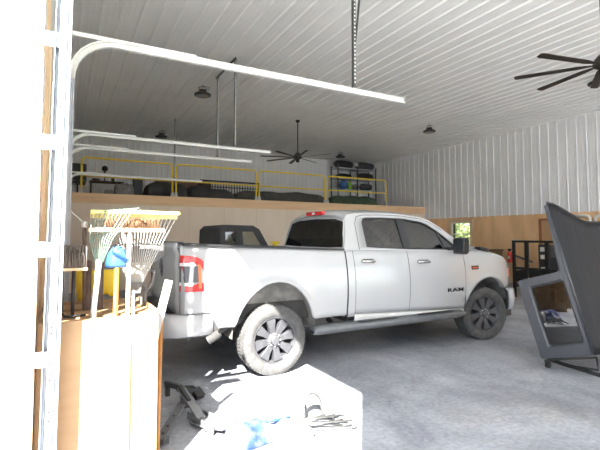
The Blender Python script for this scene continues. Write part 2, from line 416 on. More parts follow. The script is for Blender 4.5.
m = MB(); m.box(3.1, 8.6, 5.44, 3.13, 9.95, 5.478); tag(m.build('ceiling_angle', 'galv_dark', base=(3.1, 9.2, 5.44)), 'dark steel angle bar on the ceiling joining the pair of hangers', 'bracket')

# the big near vertical track with its jamb brackets
t = thing('near_door_track', 'tall galvanised vertical door track at the left edge of the open doorway', 'door track', (-.08, 3.0, 0))
def lean(z): return -.092 + .008 * z
m = MB(); Y0 = 2.97
def vplate(m, xo0, xo1, y0, y1, z0, z1):
    vs = [(lean(z) + x, y, z) for z in (z0, z1) for y in (y0, y1) for x in (xo0, xo1)]
    m.add(vs, [(0, 2, 3, 1), (4, 5, 7, 6), (0, 1, 5, 4), (2, 6, 7, 3), (0, 4, 6, 2), (1, 3, 7, 5)])
vplate(m, -.005, .075, Y0 + .05, Y0 + .054, 0, 4.9); vplate(m, -.009, -.005, Y0 - .02, Y0 + .054, 0, 4.9); vplate(m, .075, .079, Y0, Y0 + .054, 0, 4.9)
vplate(m, .06, .075, Y0, Y0 + .004, 0, 4.9)
m.build('track_channel', 'galv', t)
m = MB(); vplate(m, .012, .055, Y0 - .012, Y0 - .006, 0, 4.9); vplate(m, .012, .016, Y0 - .012, Y0 + .05, 0, 4.9); m.build('track_angle', 'galv', t)
m = MB()
z = .3
while z < 4.5:
    for dz in (0, .035, .09):
        T = Matrix.Translation((lean(z) + .034, Y0 - .0125, z + dz)) @ Matrix.Rotation(PI / 2, 4, 'X'); m.lathe([(.006, -.001), (.006, .002)], T, 8)
    z += .27
m.build('bolt_row', 'darkmetal', t)
for z in (.33, .96, 1.60, 2.24, 2.87, 3.51):
    m = MB(); x0 = -.159; m.box(x0, Y0 + .0, z - .045, lean(z) + .012, Y0 + .006, z + .045); m.box(x0 - .005, Y0 + .0, z - .045, x0 + .0, Y0 + .1, z + .045)
    m.build('jamb_bracket', 'galv', t)

# ------------------------------------------------------------ ceiling fans and high bay lamps
def fan(x, y, rot, label, nb=8, zc=5.5):
    t = thing('ceiling_fan', label, 'ceiling fan', (x, y, 4.15), 'dark bronze ceiling fans'); z = 4.35 if y < 5 else 4.27
    TM = lambda h: Matrix.Translation((x, y, h))
    m = MB(); m.smooth = True; m.lathe([(.02, 0), (.05, .02), (.075, .07), (.08, .08)], TM(zc - .08), 20); m.build('canopy', 'bronze', t)
    m = MB(); m.tube([(x, y, zc - .08), (x, y, z + .12)], .017, 10); m.build('downrod', 'bronze', t)
    m = MB(); m.lathe([(.03, .16), (.07, .13), (.11, .08), (.135, .03), (.135, -.03), (.09, -.06), (.06, -.07), (.06, -.15), (.04, -.17)][::-1], TM(z), 24); m.build('motor_housing', 'bronze', t, bevel=.004)
    for k in range(nb):
        a = rot + k * 2 * PI / nb; R = Matrix.Translation((x, y, z - .005)) @ Matrix.Rotation(a, 4, 'Z')
        P = R @ Matrix.Rotation(.16, 4, 'X'); m = MB()
        m.prism([(.13, -.02), (.35, -.05), (1.20, -.065), (1.24, -.04), (1.24, .04), (1.20, .055), (.35, .05), (.13, .02)], -.004, .004, lambda a_, b_, c_: P @ V((a_, b_, c_)))
        m.build('blade', 'bronze', t, bevel=.002)
    return t
fan(6.7, 12.5, math.radians(-15), 'dark ceiling fan hanging in the middle of the ceiling in front of the loft')
fan(7.30, 3.57, math.radians(168), 'dark ceiling fan at the right edge above the black hardtop, partly cut off')

def bay(x, y, label, zc=5.5):
    t = thing('high_bay_lamp', label, 'ceiling lamp', (x, y, 5.22), 'round high bay lamps, switched off')
    TM = Matrix.Translation((x, y, 5.22))
    m = MB(); m.lathe([(.17, 0), (.205, .01), (.21, .05), (.17, .07), (.11, .1), (.09, .16), (.05, .17), (.0501, .17)], TM, 28, True); m.build('lamp_housing', 'darkmetal', t)
    m = MB(); m.lathe([(.01, -.006), (.165, -.006), (.165, 0), (.01, 0)], TM, 28); m.build('lens', 'tarp_grey', t)
    m = MB(); m.tube([(x - .09, y, 5.36), (x - .1, y, 5.43), (x - .03, y, 5.46), (x + .03, y, 5.46), (x + .1, y, 5.43), (x + .09, y, 5.36)], .01, 6)
    m.tube([(x, y, 5.45), (x, y, zc)], .012, 6); m.tube([(x, y, zc - .01), (x + .16, y - .05, zc - .05), (x + .14, y - .04, 5.36)], .006, 5); m.build('hook_bracket', 'darkmetal', t)
    return t
b0 = bay(3.0, 10.7, 'round dark high bay lamp left of the paired steel hangers')
for x, y, l in ((3.0, 16.0, 'round dark high bay lamp above the left half of the loft'), (10.9, 10.8, 'round dark high bay lamp in the middle of the far ceiling, near the far wall'), (10.9, 16.25, 'round dark high bay lamp above the shelving rack on the loft'), (10.9, 5.45, 'round dark high bay lamp behind the fan at the right edge'), (3.0, 5.2, 'round dark high bay lamp at the top edge of the view')):
    dup(b0, (x - 3.0, y - 10.7, 0), l)

# ------------------------------------------------------------ the pickup truck
TY = 5.80
TR = thing('pickup_truck', 'white crew cab pickup truck parked across the workshop, tail toward the open door', 'truck', (4.0, TY, 0))
def off(z):
    return .085 * ((z - 1.0) / .5) ** 2 if z > 1 else .045 * ((1 - z) / .45) ** 2
def plan(x):
    o = 0.
    if x > 6.15: o += .17 * ((x - 6.15) / .6) ** 2
    if x < 1.35: o += .10 * ((1.35 - x) / .25) ** 3 * .6
    return o
def hw(x, z): return 1.0 - off(z) - plan(x)
RAIL = [(1.1, 1.585), (2.2, 1.54), (3.32, 1.495)]
BELT = [(3.34, 1.495), (4.3, 1.475), (5.3, 1.44), (5.6, 1.43)]
FEND = [(5.50, 1.44), (5.9, 1.435), (6.3, 1.39), (6.55, 1.335), (6.7, 1.27), (6.76, 1.2)]
RAC, RAR = (2.30, .48), (.55, .64)
FAC, FAR_ = (6.03, .44), (.56, .57)
def archz(x, c, r, flat):
    d = (x - c[0]) / r[0]
    return max(flat, c[1] + r[1] * math.sqrt(1 - d * d)) if abs(d) < 1 else flat
def stations(x0, x1, c=None, r=None, n=14):
    xs = [x0 + (x1 - x0) * i / n for i in range(n + 1)]
    if c:
        xs = [x for x in xs if abs(x - c[0]) > r[0] + .02] + [c[0] - r[0] * math.cos(PI * k / 22) for k in range(23)]
        xs += [c[0] - r[0] - .004, c[0] + r[0] + .004]
        xs = [x for x in xs if x0 <= x <= x1] + [x0, x1]
    return sorted(set(round(x, 5) for x in xs))
def side_panel(xs, zb, zt, s, rows=12, flare=None):
    g = []
    for x in xs:
        a, b = zb(x), zt(x); col = []
        for k in range(rows + 1):
            z = a + (b - a) * k / rows; w = hw(x, z)
            if flare:
                c, r = flare; d = math.hypot((x - c[0]) / r[0], (z - c[1]) / r[1])
                w += .028 * max(0, 1 - max(0, d - 1.0) / .16) ** 2
            col.append(V((x, TY - s * w, z)))
        # fold inwards at the bottom edge for thickness, at the top for a shoulder
        zt_ = b; w = hw(x, b)
        col = [V((x, TY - s * (hw(x, a) - .06), a + .002))] + col + [V((x, TY - s * (w - .02), b + .014)), V((x, TY - s * (w - .05), b + .018))]
        g.append(col)
    m = MB(); m.smooth = True; m.grid(g); return m
def z_rock(x): return interp([(3.3, .60), (5.5, .50), (6.7, .5)], x)
for s in (1, -1):
    # bed side
    xs = stations(1.175, 3.325, RAC, RAR, 22)
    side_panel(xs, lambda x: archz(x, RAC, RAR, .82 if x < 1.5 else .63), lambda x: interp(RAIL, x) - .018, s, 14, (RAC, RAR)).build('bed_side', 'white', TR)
    m = MB()
    for a, b in ((1.18, 2.2), (2.2, 3.325)):
        za, zb_ = interp(RAIL, a), interp(RAIL, b)
        m.bar((a, TY - s * .89, za + .004), (b, TY - s * .89, zb_ + .004), .10, .018)
    m.build('bed_rail_cap', 'black', TR, bevel=.004)
    # front fender
    xs = stations(5.50, 6.74, FAC, FAR_, 20)
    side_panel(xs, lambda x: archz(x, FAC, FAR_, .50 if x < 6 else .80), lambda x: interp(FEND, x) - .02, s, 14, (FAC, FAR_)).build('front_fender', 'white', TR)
    # doors
    for nm, x0, x1 in (('rear_door', 3.465, 4.40), ('front_door', 4.408, 5.492)):
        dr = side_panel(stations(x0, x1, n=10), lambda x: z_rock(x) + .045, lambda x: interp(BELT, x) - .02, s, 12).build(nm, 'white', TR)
        hx = x0 + .12 if nm == 'rear_door' else x0 + .16; hz = 1.335 if nm == 'rear_door' else 1.30
        m = MB(); yy = TY - s * (hw(hx, hz) + .03)
        m.tube([(hx, yy + s * .03, hz), (hx + .02, yy, hz), (hx + .20, yy, hz - .005), (hx + .22, yy + s * .03, hz - .005)], .019, 8); m.build('door_handle', 'chrome', dr)
        m = MB(); m.box(hx + .02, yy + s * .025, hz - .03, hx + .2, yy + s * .034, hz + .03); m.build('handle_recess', 'greyp', dr)
    # sill and cab corner behind the doors
    side_panel(stations(3.345, 3.458, n=3), lambda x: .60, lambda x: interp(BELT, x) - .02, s, 12).build('cab_corner', 'white', TR)
    side_panel(stations(3.46, 5.495, n=8), lambda x: z_rock(x) - .07, lambda x: z_rock(x) + .022, s, 3).build('rocker_panel', 'dusty', TR)
    # dark gaps: an inner body side just behind the panels
    m = MB(); m.box(3.335, TY - s * .88 - .01, .62, 5.5, TY - s * .88 + .01, 1.44); m.build('inner_body_side', 'chassis', TR)
# greenhouse side rings
OUT = [(3.33, 1.485), (3.35, 1.70), (3.40, 1.90), (3.47, 1.975), (3.62, 2.005), (4.1, 2.02), (4.5, 2.01), (4.85, 1.97), (5.02, 1.925), (5.25, 1.80), (5.50, 1.63), (5.74, 1.44), (5.60, 1.425), (5.2, 1.435), (4.5, 1.46), (3.9, 1.478)]
INN = [(3.72, 1.525), (3.71, 1.72), (3.71, 1.88), (3.74, 1.93), (3.80, 1.945), (4.1, 1.95), (4.5, 1.94), (4.83, 1.90), (4.97, 1.855), (5.17, 1.74), (5.34, 1.62), (5.50, 1.49), (5.46, 1.462), (5.2, 1.468), (4.5, 1.485), (3.9, 1.51)]
def gy(z): return 1 - (.075 + max(0, z - 1.46) / .49 * .15)
def G(x, z, s, d=0.): return V((x, TY - s * (gy(z) - d), z))
for s in (1, -1):
    m = MB(); m.smooth = True
    N = len(OUT); rows = []
    for t in (0, .5, 1): rows.append([G(lerp(a[0], b[0], t), lerp(a[1], b[1], t), s, .0) for a, b in zip(OUT, INN)])
    rows.append([G(b[0], b[1], s, .04) for b in INN])
    for r in rows: r.append(r[0])
    m.grid(rows); m.build('cab_side', 'white', TR)
    # B pillar, window frames, glass
    m = MB()
    def strip(pa, pb, w, d=.012):
        a, b = V((pa[0], 0, pa[1])), V((pb[0], 0, pb[1])); t = (b - a).normalized(); n = V((-t.z, 0, t.x)) * (w / 2)
        vs = [G((p + q).x, (p + q).z, s, dd) for dd in (d, d + .03) for p, q in ((a, -n), (a, n), (b, n), (b, -n))]
        m.add(vs, [(0, 1, 2, 3), (7, 6, 5, 4), (0, 1, 5, 4), (1, 2, 6, 5), (2, 3, 7, 6), (3, 0, 4, 7)])
    strip((4.47, 1.47), (4.42, 1.955), .13, .004)
    for i in range(N): 
        p, q = INN[i], INN[(i + 1) % N]; strip(p, q, .035, .004)
    strip((5.24, 1.46), (5.14, 1.76), .03)
    m.build('window_surround', 'black', TR)
    def pane(poly, mat, name):
        m = MB(); m.add([G(x, z, s, .02) for x, z in poly], [tuple(range(len(poly)))]); return m.build(name, mat, TR)
    pane([(3.72, 1.525), (3.71, 1.88), (3.80, 1.945), (4.1, 1.95), (4.37, 1.945), (4.41, 1.49), (3.9, 1.51)], 'tint', 'side_window')
    pane([(4.53, 1.483), (4.48, 1.94), (4.83, 1.90), (4.97, 1.855), (5.17, 1.74), (5.34, 1.62), (5.50, 1.49), (5.46, 1.462), (5.2, 1.468)], 'tint2', 'side_window')
    # door shut line round the upper door frame
    m = MB()
    for p, q in zip([(3.585, 1.49), (3.585, 1.85), (3.63, 1.955), (3.75, 1.98), (4.1, 1.988), (4.5, 1.98), (4.85, 1.94), (5.0, 1.895)], [(3.585, 1.85), (3.63, 1.955), (3.75, 1.98), (4.1, 1.988), (4.5, 1.98), (4.85, 1.94), (5.0, 1.895), (5.25, 1.765)]):
        a, b = V((p[0], 0, p[1])), V((q[0], 0, q[1])); t_ = (b - a).normalized(); n = V((-t_.z, 0, t_.x)) * .0045
        m.add([G((u + v).x, (u + v).z, s, -.0015) for u, v in ((a, -n), (a, n), (b, n), (b, -n))], [(0, 1, 2, 3)])
    m.build('door_seam', 'seal', TR)
# roof
RO = OUT[2:9]; rows = []
for x, z in RO:
    row = []
    for k in range(17):
        v = -1 + k / 8; y = v * gy(z); row.append(V((x, TY + y, z + .075 * (1 - abs(v) ** 2.6))))
    rows.append(row)
rows.insert(0, [V((3.415, TY + (-1 + k / 8) * gy(1.9) * .99, 1.91 + .08 * (1 - abs(-1 + k / 8) ** 2.6))) for k in range(17)])
m = MB(); m.smooth = True; m.grid(rows); m.build('roof', 'white', TR)
# rear of the cab
def RX(z): return 3.325 + .09 * max(0, z - 1.5) / .4
m = MB(); m.smooth = False
Oy = [(-.918, 1.49), (-.90, 1.6), (-.86, 1.75), (-.80, 1.915), (-.55, 1.975), (0, 1.99), (.55, 1.975), (.80, 1.915), (.86, 1.75), (.90, 1.6), (.918, 1.49), (.5, 1.49), (0, 1.49), (-.5, 1.49)]
Iy = [(-.875, 1.53), (-.86, 1.6), (-.82, 1.75), (-.77, 1.88), (-.55, 1.925), (0, 1.94), (.55, 1.925), (.77, 1.88), (.82, 1.75), (.86, 1.6), (.875, 1.53), (.5, 1.515), (0, 1.515), (-.5, 1.515)]
m.ring([V((RX(z), TY + y, z)) for y, z in Oy], [V((RX(z), TY + y, z)) for y, z in Iy])
m.build('cab_rear', 'white', TR)
m = MB(); m.add([V((RX(z) + .012, TY + y, z)) for y, z in Iy], [tuple(range(len(Iy)))]); m.build('rear_window', 'tint', TR)
m = MB(); m.box(3.33, TY - .90, .6, 3.345, TY + .90, 1.49); m.build('cab_back_panel', 'white', TR)
m = MB(); m.box(3.385, TY - .24, 1.995, 3.45, TY + .24, 2.055); th = m.build('high_brake_lamp', 'red', TR, bevel=.008); th['label'] = 'red lamp strip at the rear of the roof'
m = MB(); m.box(3.38, TY - .035, 2.01, 3.384, TY + .035, 2.04); m.build('lamp_lens', 'lampclear', th)
# windshield
rows = []
for (x, z) in [(4.97, 1.93), (5.25, 1.80), (5.50, 1.63), (5.76, 1.44)]:
    rows.append([V((x + .09 * (1 - (k / 5 - 1) ** 2), TY + (k / 5 - 1) * (gy(z) - .02), z + .03 * (1 - (k / 5 - 1) ** 2))) for k in range(11)])
m = MB(); m.smooth = True; m.grid(rows); m.build('windshield', 'tint2', TR)
# hood, cowl
rows = []
for i in range(13):
    x = 5.66 + 1.10 * i / 12; row = []
    for k in range(21):
        v = -1 + k / 10; z0 = interp(FEND, x)
        z = z0 - .004 + .125 * (1 - abs(v) ** 3) * (1 - .3 * i / 12) + (.03 * math.exp(-((abs(v) - .45) / .13) ** 2) if i > 1 else 0)
        xx = x + .05 * (1 - v * v) * (i / 12)
        row.append(V((xx, TY + v * (hw(x, z0) - .045), z - (.06 if i == 12 else 0))))
    rows.append(row)
m = MB(); m.smooth = True; m.grid(rows); hd = m.build('hood', 'white', TR)
for s in (1, -1):
    m = MB(); m.bar((6.02, TY - s * .80, 1.475), (6.24, TY - s * .79, 1.442), .13, .06); sc_ = m.build('hood_vent', 'black', hd, bevel=.015)
m = MB(); m.box(5.50, TY - .86, 1.38, 5.80, TY + .86, 1.45); m.build('cowl', 'black', TR)
# front end
m = MB(); m.box(6.62, TY - .62, .80, 6.80, TY + .62, 1.20); gr = m.build('grille', 'black', TR, bevel=.03)
m = MB()
for z in (.88, .96, 1.04, 1.12): m.box(6.80, TY - .56, z, 6.815, TY + .56, z + .03)
m.build('grille_bar', 'darkmetal', gr)
for s in (1, -1):
    m = MB(); m.prism([(6.60, .84), (6.64, 1.20), (6.76, 1.19), (6.80, .86)], .60, .845, lambda a, b, c: V((a, TY - s * c, b))); hl = m.build('headlamp', 'smoke', TR, bevel=.012)
    m = MB(); m.box(6.69, TY - s * .852, .98, 6.73, TY - s * .842, 1.12); m.build('side_marker', 'amber', hl)
rows = []
m = MB(); m.smooth = True
pr = [(.43, .06), (.46, .0), (.62, -.02), (.76, .0), (.79, .05)]
path = [(6.52, -.99), (6.66, -.97), (6.78, -.90), (6.86, -.70), (6.90, -.3), (6.91, 0), (6.90, .3), (6.86, .70), (6.78, .90), (6.66, .97), (6.52, .99)]
for (x, y) in path:
    nn = V((0 if abs(y) > .95 else 1, (y / abs(y)) * (1 if abs(y) > .85 else 0) if y else 0, 0)).normalized()
    rows.append([V((x, TY + y, z)) - nn * d for z, d in pr])
m.grid(rows); m.build('front_bumper', 'white', TR, solid=.02)
m = MB(); m.box(6.5, TY - .85, .30, 6.80, TY + .85, .44); m.build('air_dam', 'black', TR, bevel=.02)
# bed interior, tailgate
m = MB(); m.box(1.2, TY - .84, .86, 3.30, TY + .84, .90); m.box(3.27, TY - .84, .9, 3.31, TY + .84, 1.49)
for s in (1, -1): m.box(1.2, TY - s * .84 - .012, .9, 3.3, TY - s * .84 + .012, 1.50)
m.build('cargo_bed', 'well', TR)
rows = []
for k in range(13):
    z = .80 + (1.60 - .80) * k / 12
    bulge = .022 * math.sin(PI * k / 12) + (.035 if k >= 11 else 0) - (.012 if 3 <= k <= 7 else 0)
    rows.append([V((1.16 - bulge - .012 * (1 - abs(v) ** 4), TY + v * .80, z)) for v in [-1 + j / 8 for j in range(17)]])
m = MB(); m.smooth = True; m.grid(rows); tg_ = m.build('tailgate', 'white', TR, solid=.03)
m = MB(); m.box(1.12, TY - .80, 1.592, 1.20, TY + .80, 1.612); m.build('tailgate_cap', 'black', tg_, bevel=.006)
# shield-shaped emblem with a ram's head
shp = [(0, .10), (.07, .085), (.08, 0), (.05, -.09), (0, -.13), (-.05, -.09), (-.08, 0), (-.07, .085)]
m = MB(); m.prism(shp, 0, .012, lambda a, b, c: V((1.122 - c, TY + a, 1.29 + b))); em = m.build('tailgate_emblem', 'smoke', tg_, bevel=.003)
m = MB()
for s in (1, -1): m.tube([(1.106, TY + s * .015, 1.33), (1.104, TY + s * .045, 1.34), (1.104, TY + s * .055, 1.29), (1.104, TY + s * .035, 1.26), (1.106, TY + s * .03, 1.29)], .007, 6)
m.prism([(-.015, .05), (.015, .05), (.012, -.06), (0, -.075), (-.012, -.06)], 0, .01, lambda a, b, c: V((1.11 - c, TY + a, 1.29 + b))); m.build('emblem_head', 'greyp', em)
m = MB(); m.box(1.105, TY - .12, 1.43, 1.122, TY + .12, 1.49); m.build('tailgate_handle', 'black', tg_, bevel=.006)
for s in (1, -1):
    # wrap-around tail lamps
    def tl(poly, mat, name, par, d):
        m = MB(); vs = []
        for a, z in poly:      # a: 0..1 round the corner, from tailgate side to body side
            if a < .3: p = V((1.15 - d, TY - s * (.80 + a / .3 * .08), z))
            elif a < .5: p = V((1.15 - d + (a - .3) / .2 * .03, TY - s * (.885 + (a - .3) / .2 * .05 + d), z))
            else:
                x = 1.18 + (a - .5) / .5 * .21; p = V((x, TY - s * (hw(x, z) + d), z))
            vs.append(p)
        n = len(vs) // 2; m.add(vs, [(i, i + 1, 2 * n - 2 - i, 2 * n - 1 - i) for i in range(n - 1)]); return m.build(name, mat, par)
    A = [.3, .5, .7, .85, .93, 1.0]
    tp = {.3: 1.465, .5: 1.462, .7: 1.455, .85: 1.44, .93: 1.42, 1.0: 1.39}
    base_ = tl([(a, tp[a]) for a in A] + [(a, 1.065) for a in A[::-1]], 'red', 'tail_lamp', TR, .008)
    tl([(a, 1.345) for a in A[:4]] + [(a, 1.165) for a in A[:4][::-1]], 'smoke', 'lamp_inner', base_, .011)
    tl([(a, 1.38) for a in A[:3]] + [(a, 1.345) for a in A[:3][::-1]], 'lampclear', 'lamp_inner', base_, .014)
    tl([(a, 1.165) for a in A[:3]] + [(a, 1.13) for a in A[:3][::-1]], 'lampclear', 'lamp_inner', base_, .014)
    tl([(a, tp[a] - .07) for a in (.85, .93)] + [(a, 1.10) for a in (.93, .85)], 'amber', 'lamp_inner', base_, .013)
    # corner filler of the body
    m = MB(); m.smooth = True
    m.grid([[V((1.16, TY - s * .805, z)), V((1.15, TY - s * .86, z)), V((1.152, TY - s * (hw(1.2, z) - .03), z)), V((1.18, TY - s * hw(1.2, z), z))] for z in (.82, .95, 1.1, 1.25, 1.4, 1.5, 1.57)])
    m.build('bed_corner', 'white', TR)
m = MB(); m.smooth = True; rows = []
for x, y in [(1.50, -.975), (1.10, -.965), (.97, -.92), (.91, -.7), (.90, 0), (.91, .7), (.97, .92), (1.10, .965), (1.50, .975)]:
    nn = V((0 if abs(y) > .95 else -1, (1 if y > 0 else -1) * (1 if abs(y) > .85 else 0), 0)).normalized()
    rows.append([V((x, TY + y, z)) - nn * d for z, d in [(.56, .05), (.585, .0), (.70, -.008), (.795, .0), (.81, .10)]])
m.grid(rows); rb = m.build('rear_bumper', 'white', TR, solid=.02)
m = MB(); m.box(.93, TY - .62, .806, 1.09, TY + .62, .822); m.build('bumper_step', 'black', rb)
m = MB(); m.box(1.45, TY - .965, .60, 1.58, TY - .90, .80); m.build('bumper_gap_trim', 'chassis', TR)
# underbody
m = MB()
for s in (1, -1): m.box(1.1, TY - s * .42 - .05, .52, 6.5, TY - s * .42 + .05, .68)
m.box(3.4, TY - .85, .52, 5.5, TY + .85, .60); m.box(5.5, TY - .5, .40, 6.5, TY + .5, 1.1); m.box(1.6, TY - .80, .62, 3.3, TY + .80, .86) ; m.build('chassis_frame', 'chassis', TR)
m = MB()
for x in (2.25, 5.98): m.tube([(x, TY - .75, .42), (x, TY + .75, .42)], .05, 10)
m.lathe([(.02, -.17), (.13, -.1), (.15, 0), (.13, .1), (.02, .17)], Matrix.Translation((2.25, TY, .42)) @ Matrix.Rotation(PI / 2, 4, 'Y'), 14); m.build('axle', 'chassis', TR)
for s in (1, -1):
    for nm, c, r in (('rear', RAC, RAR), ('front', FAC, FAR_)):
        m = MB(); m.smooth = True; pts = [(c[0] - (r[0] + .01) * math.cos(PI * k / 20), c[1] + (r[1] + .01) * math.sin(PI * k / 20)) for k in range(21)]
        rows = [[V((x, TY - s * (.95 - (.02 if nm == 'front' else 0)), z)) for x, z in pts], [V((x, TY - s * .58, z)) for x, z in pts]]
        m.grid(rows); ws = [V((x, TY - s * .58, z)) for x, z in pts]; m.smooth = False; m.add(ws, [tuple(range(21))]); m.build('wheel_well', 'well', TR)
    # mud flap behind the front wheel and step bar
    m = MB(); m.box(6.52, TY - s * .93, .30, 6.54, TY - s * .70, .62); m.build('mud_flap', 'black', TR)
    sb = MB(); sb.smooth = True; prof = [(.0, .055), (.03, .07), (.11, .07), (.16, .045), (.17, 0), (.15, -.045), (.10, -.06), (.02, -.04)]
    rows = []
    for x, z, sc in ((2.80, .46, .3), (2.83, .465, .8), (2.92, .47, 1), (4.2, .468, 1), (5.30, .465, 1), (5.42, .47, .85), (5.46, .48, .3)):
        rows.append([V((x, TY - s * (.86 + a), z + b * sc)) for a, b in prof + prof[:1]])
    sb.grid(rows); stp = sb.build('step_bar', 'stepgrey', TR)
    for a, b in ((3.5, 4.15), (4.55, 5.2)): MB().box(a, TY - s * 1.0 - .035, .535, b, TY - s * 1.0 + .035, .543).build('step_pad', 'black', stp)
    for x in (3.2, 4.35, 5.25): MB().bar((x, TY - s * .88, .47), (x, TY - s * .7, .55), .05, .04).build('step_bracket', 'black', stp)
    # tow mirrors
    mx = 5.27
    m = MB(); m.prism([(-.02, -.12), (.06, -.13), (.11, -.10), (.12, .06), (.10, .13), (.0, .12)], TY - s * 1.04, TY - s * 1.25, lambda a, b, c: V((mx + a, c, 1.53 + b)))
    mi = m.build('wing_mirror', 'black', TR, bevel=.02, seg=3)
    m = MB(); m.box(mx - .026, TY - s * 1.145 - .085, 1.43, mx - .021, TY - s * 1.145 + .085, 1.63); m.build('mirror_glass', 'blackgloss', mi)
    m = MB(); m.bar((mx + .04, TY - s * .90, 1.48), (mx + .04, TY - s * 1.10, 1.49), .06, .05); m.build('mirror_arm', 'black', mi)
    # lettering and badge
    rot = Matrix.Rotation(PI / 2, 4, 'X') if s == 1 else Matrix.Rotation(PI, 4, 'Z') @ Matrix.Rotation(PI / 2, 4, 'X')
    text_mesh('door_lettering', 'RAM', .125, (5.34, TY - s * (hw(5.28, .86) + .014), .85), rot @ Matrix.Diagonal((1.3, .58, 1, 1)), 'blackgloss', TR, .004, .002)
    m = MB(); m.box(5.64, TY - s * (hw(5.7, 1.2) + .004) - .004, 1.145, 5.80, TY - s * (hw(5.7, 1.2) + .004) + .004, 1.205); bd = m.build('fender_badge', 'blackgloss', TR)
    m = MB(); m.box(5.66, TY - s * (hw(5.7, 1.2) + .010) - .002, 1.162, 5.78, TY - s * (hw(5.7, 1.2) + .010) + .002, 1.182); m.build('badge_stripe', 'redpaint', bd)
# exhaust
m = MB(); m.tube([(2.0, TY - .70, .62), (1.7, TY - .82, .60), (1.58, TY - .88, .57)], .036, 14); m.lathe([(.036, .15), (.05, .13), (.052, 0), (.042, 0), (.040, .10)], Matrix.Translation((1.46, TY - .94, .505)) @ Matrix.Rotation(-.45, 4, 'Z') @ Matrix.Rotation(PI / 2 - .55, 4, 'Y'), 16, False); m.build('exhaust_pipe', 'chassis', TR)
# cabin interior
m = MB()
for s in (1, -1): m.box(3.40, TY - s * .80 - .02, .62, 5.5, TY - s * .80 + .02, 1.44)
m.box(3.40, TY - .78, .6, 5.6, TY + .78, .7); m.box(5.35, TY - .78, .9, 5.65, TY + .78, 1.42); m.box(3.385, TY - .82, .7, 3.41, TY + .82, 1.46); m.build('cabin_trim', 'interior', TR)
for x in (3.75, 4.85):
    for s in (1, -1):
        m = MB(); y = TY - s * .42
        m.bar((x, y, .95), (x - .14, y, 1.52), .50, .14, (1, 0, 0)); m.box(x - .02, y - .25, .82, x + .5, y + .25, 1.0)
        m.bar((x - .15, y, 1.56), (x - .19, y, 1.74), .26, .10, (1, 0, 0)); m.build('cab_seat', 'interior', TR, bevel=.03)
m = MB(); m.lathe([(.17, -.012), (.19, -.012), (.19, .012), (.17, .012)], Matrix.Translation((5.28, TY + .42, 1.35)) @ Matrix.Rotation(-1.15, 4, 'Y'), 24, False); m.build('steering_wheel', 'black', TR)
# wheels
def wheel(cx, cy, s, steer=0., steerable=False):
    W = Matrix.Translation((cx, cy, .42)) @ Matrix.Rotation(steer, 4, 'Z') @ (Matrix.Rotation(PI / 2, 4, 'X') if s == 1 else Matrix.Rotation(-PI / 2, 4, 'X'))
    # local +z = outward
    n = 48; R = .420
    prof = [(.275, -.13), (.295, -.145), (.34, -.155), (.392, -.145), (.412, -.125), (R, -.09), (R, .09), (.412, .125), (.392, .145), (.34, .155), (.295, .145), (.275, .125)]
    m = MB(); m.smooth = True; m.lathe(prof, W, n, False); 
    m.smooth = False
    for k in range(60):
        a = 2 * PI * k / 60; Q = W @ Matrix.Rotation(a, 4, 'Z')
        for j, (z0, z1) in enumerate(((-.135, -.075), (-.065, -.005), (.005, .065), (.075, .135))):
            h = .006 if j in (1, 2) else .003
            dr = R - (.008 if j in (0, 3) else 0)
            m.box(dr - .012, -.013 + (.012 if j % 2 else 0), z0, dr + h, .013 + (.012 if j % 2 else 0), z1, Q)
    rim = MB(); rim.smooth = True
    rim.lathe([(.275, -.12), (.250, -.10), (.240, 0), (.248, .09), (.275, .118), (.281, .128), (.273, .134), (.263, .128)], W, n, False)
    rim.smooth = False; rim.lathe([(.0, -.02), (.22, -.02), (.22, -.03), (0, -.03)], W, 24, False)
    for k in range(8):
        Q = W @ Matrix.Rotation(2 * PI * k / 8 + .2, 4, 'Z')
        vs = [Q @ V(p) for p in ((.05, -.034, .105), (.05, .034, .105), (.16, .040, .118), (.252, .062, .122), (.252, -.062, .122), (.16, -.040, .118),
                                 (.05, -.035, .04), (.05, .035, .04), (.16, .045, .055), (.252, .068, .06), (.252, -.068, .06), (.16, -.045, .055))]
        rim.add(vs, [(0, 1, 2, 3, 4, 5), (6, 11, 10, 9, 8, 7)] + [(i, (i + 1) % 6, 6 + (i + 1) % 6, 6 + i) for i in range(6)])
    rm = rim.build('wheel', 'rim', TR, bevel=.004)
    m.build('tyre', 'tyre', rm)
    h = MB(); h.lathe([(.085, .08), (.085, .112), (.06, .125), (.055, .15), (.045, .158), (.001, .16)], W, 24)
    h.build('centre_cap', 'rimcap', rm, bevel=.003)
    h = MB()
    for k in range(8): Q = W @ Matrix.Rotation(2 * PI * k / 8, 4, 'Z'); h.lathe([(.011, .10), (.011, .135), (.002, .14)], Q @ Matrix.Translation((.072, 0, 0)), 6)
    h.build('lug_nuts', 'chrome', rm)
    b = MB(); b.lathe([(.02, -.05), (.17, -.05), (.17, -.035), (.02, -.035)], W, 24); b.build('brake_disc', 'darkmetal', rm)
for s in (1, -1):
    wheel(2.275, TY - s * .85, s); wheel(5.985, TY - s * .845, s, -.22)

# true wheelbase: everything ahead of the cab sits a little farther forward
KEEP = ('cab_side', 'window_surround', 'side_window', 'windshield', 'roof', 'cab_seat', 'wing_mirror', 'mirror_glass', 'mirror_arm', 'door_seam', 'steering_wheel', 'door_lettering')
seen_me = set()
for o in list(C.objects):
    p = o
    while p.parent is not None: p = p.parent
    if p is TR and o.type == 'MESH' and o.name.split('.')[0] not in KEEP and o.data.name not in seen_me:
        seen_me.add(o.data.name); bx = BASE[o.name].x
        for v in o.data.vertices:
            X = v.co.x + bx
            if X > 4.0: v.co.x += .085 * min(1, (X - 4.0) / 1.5)

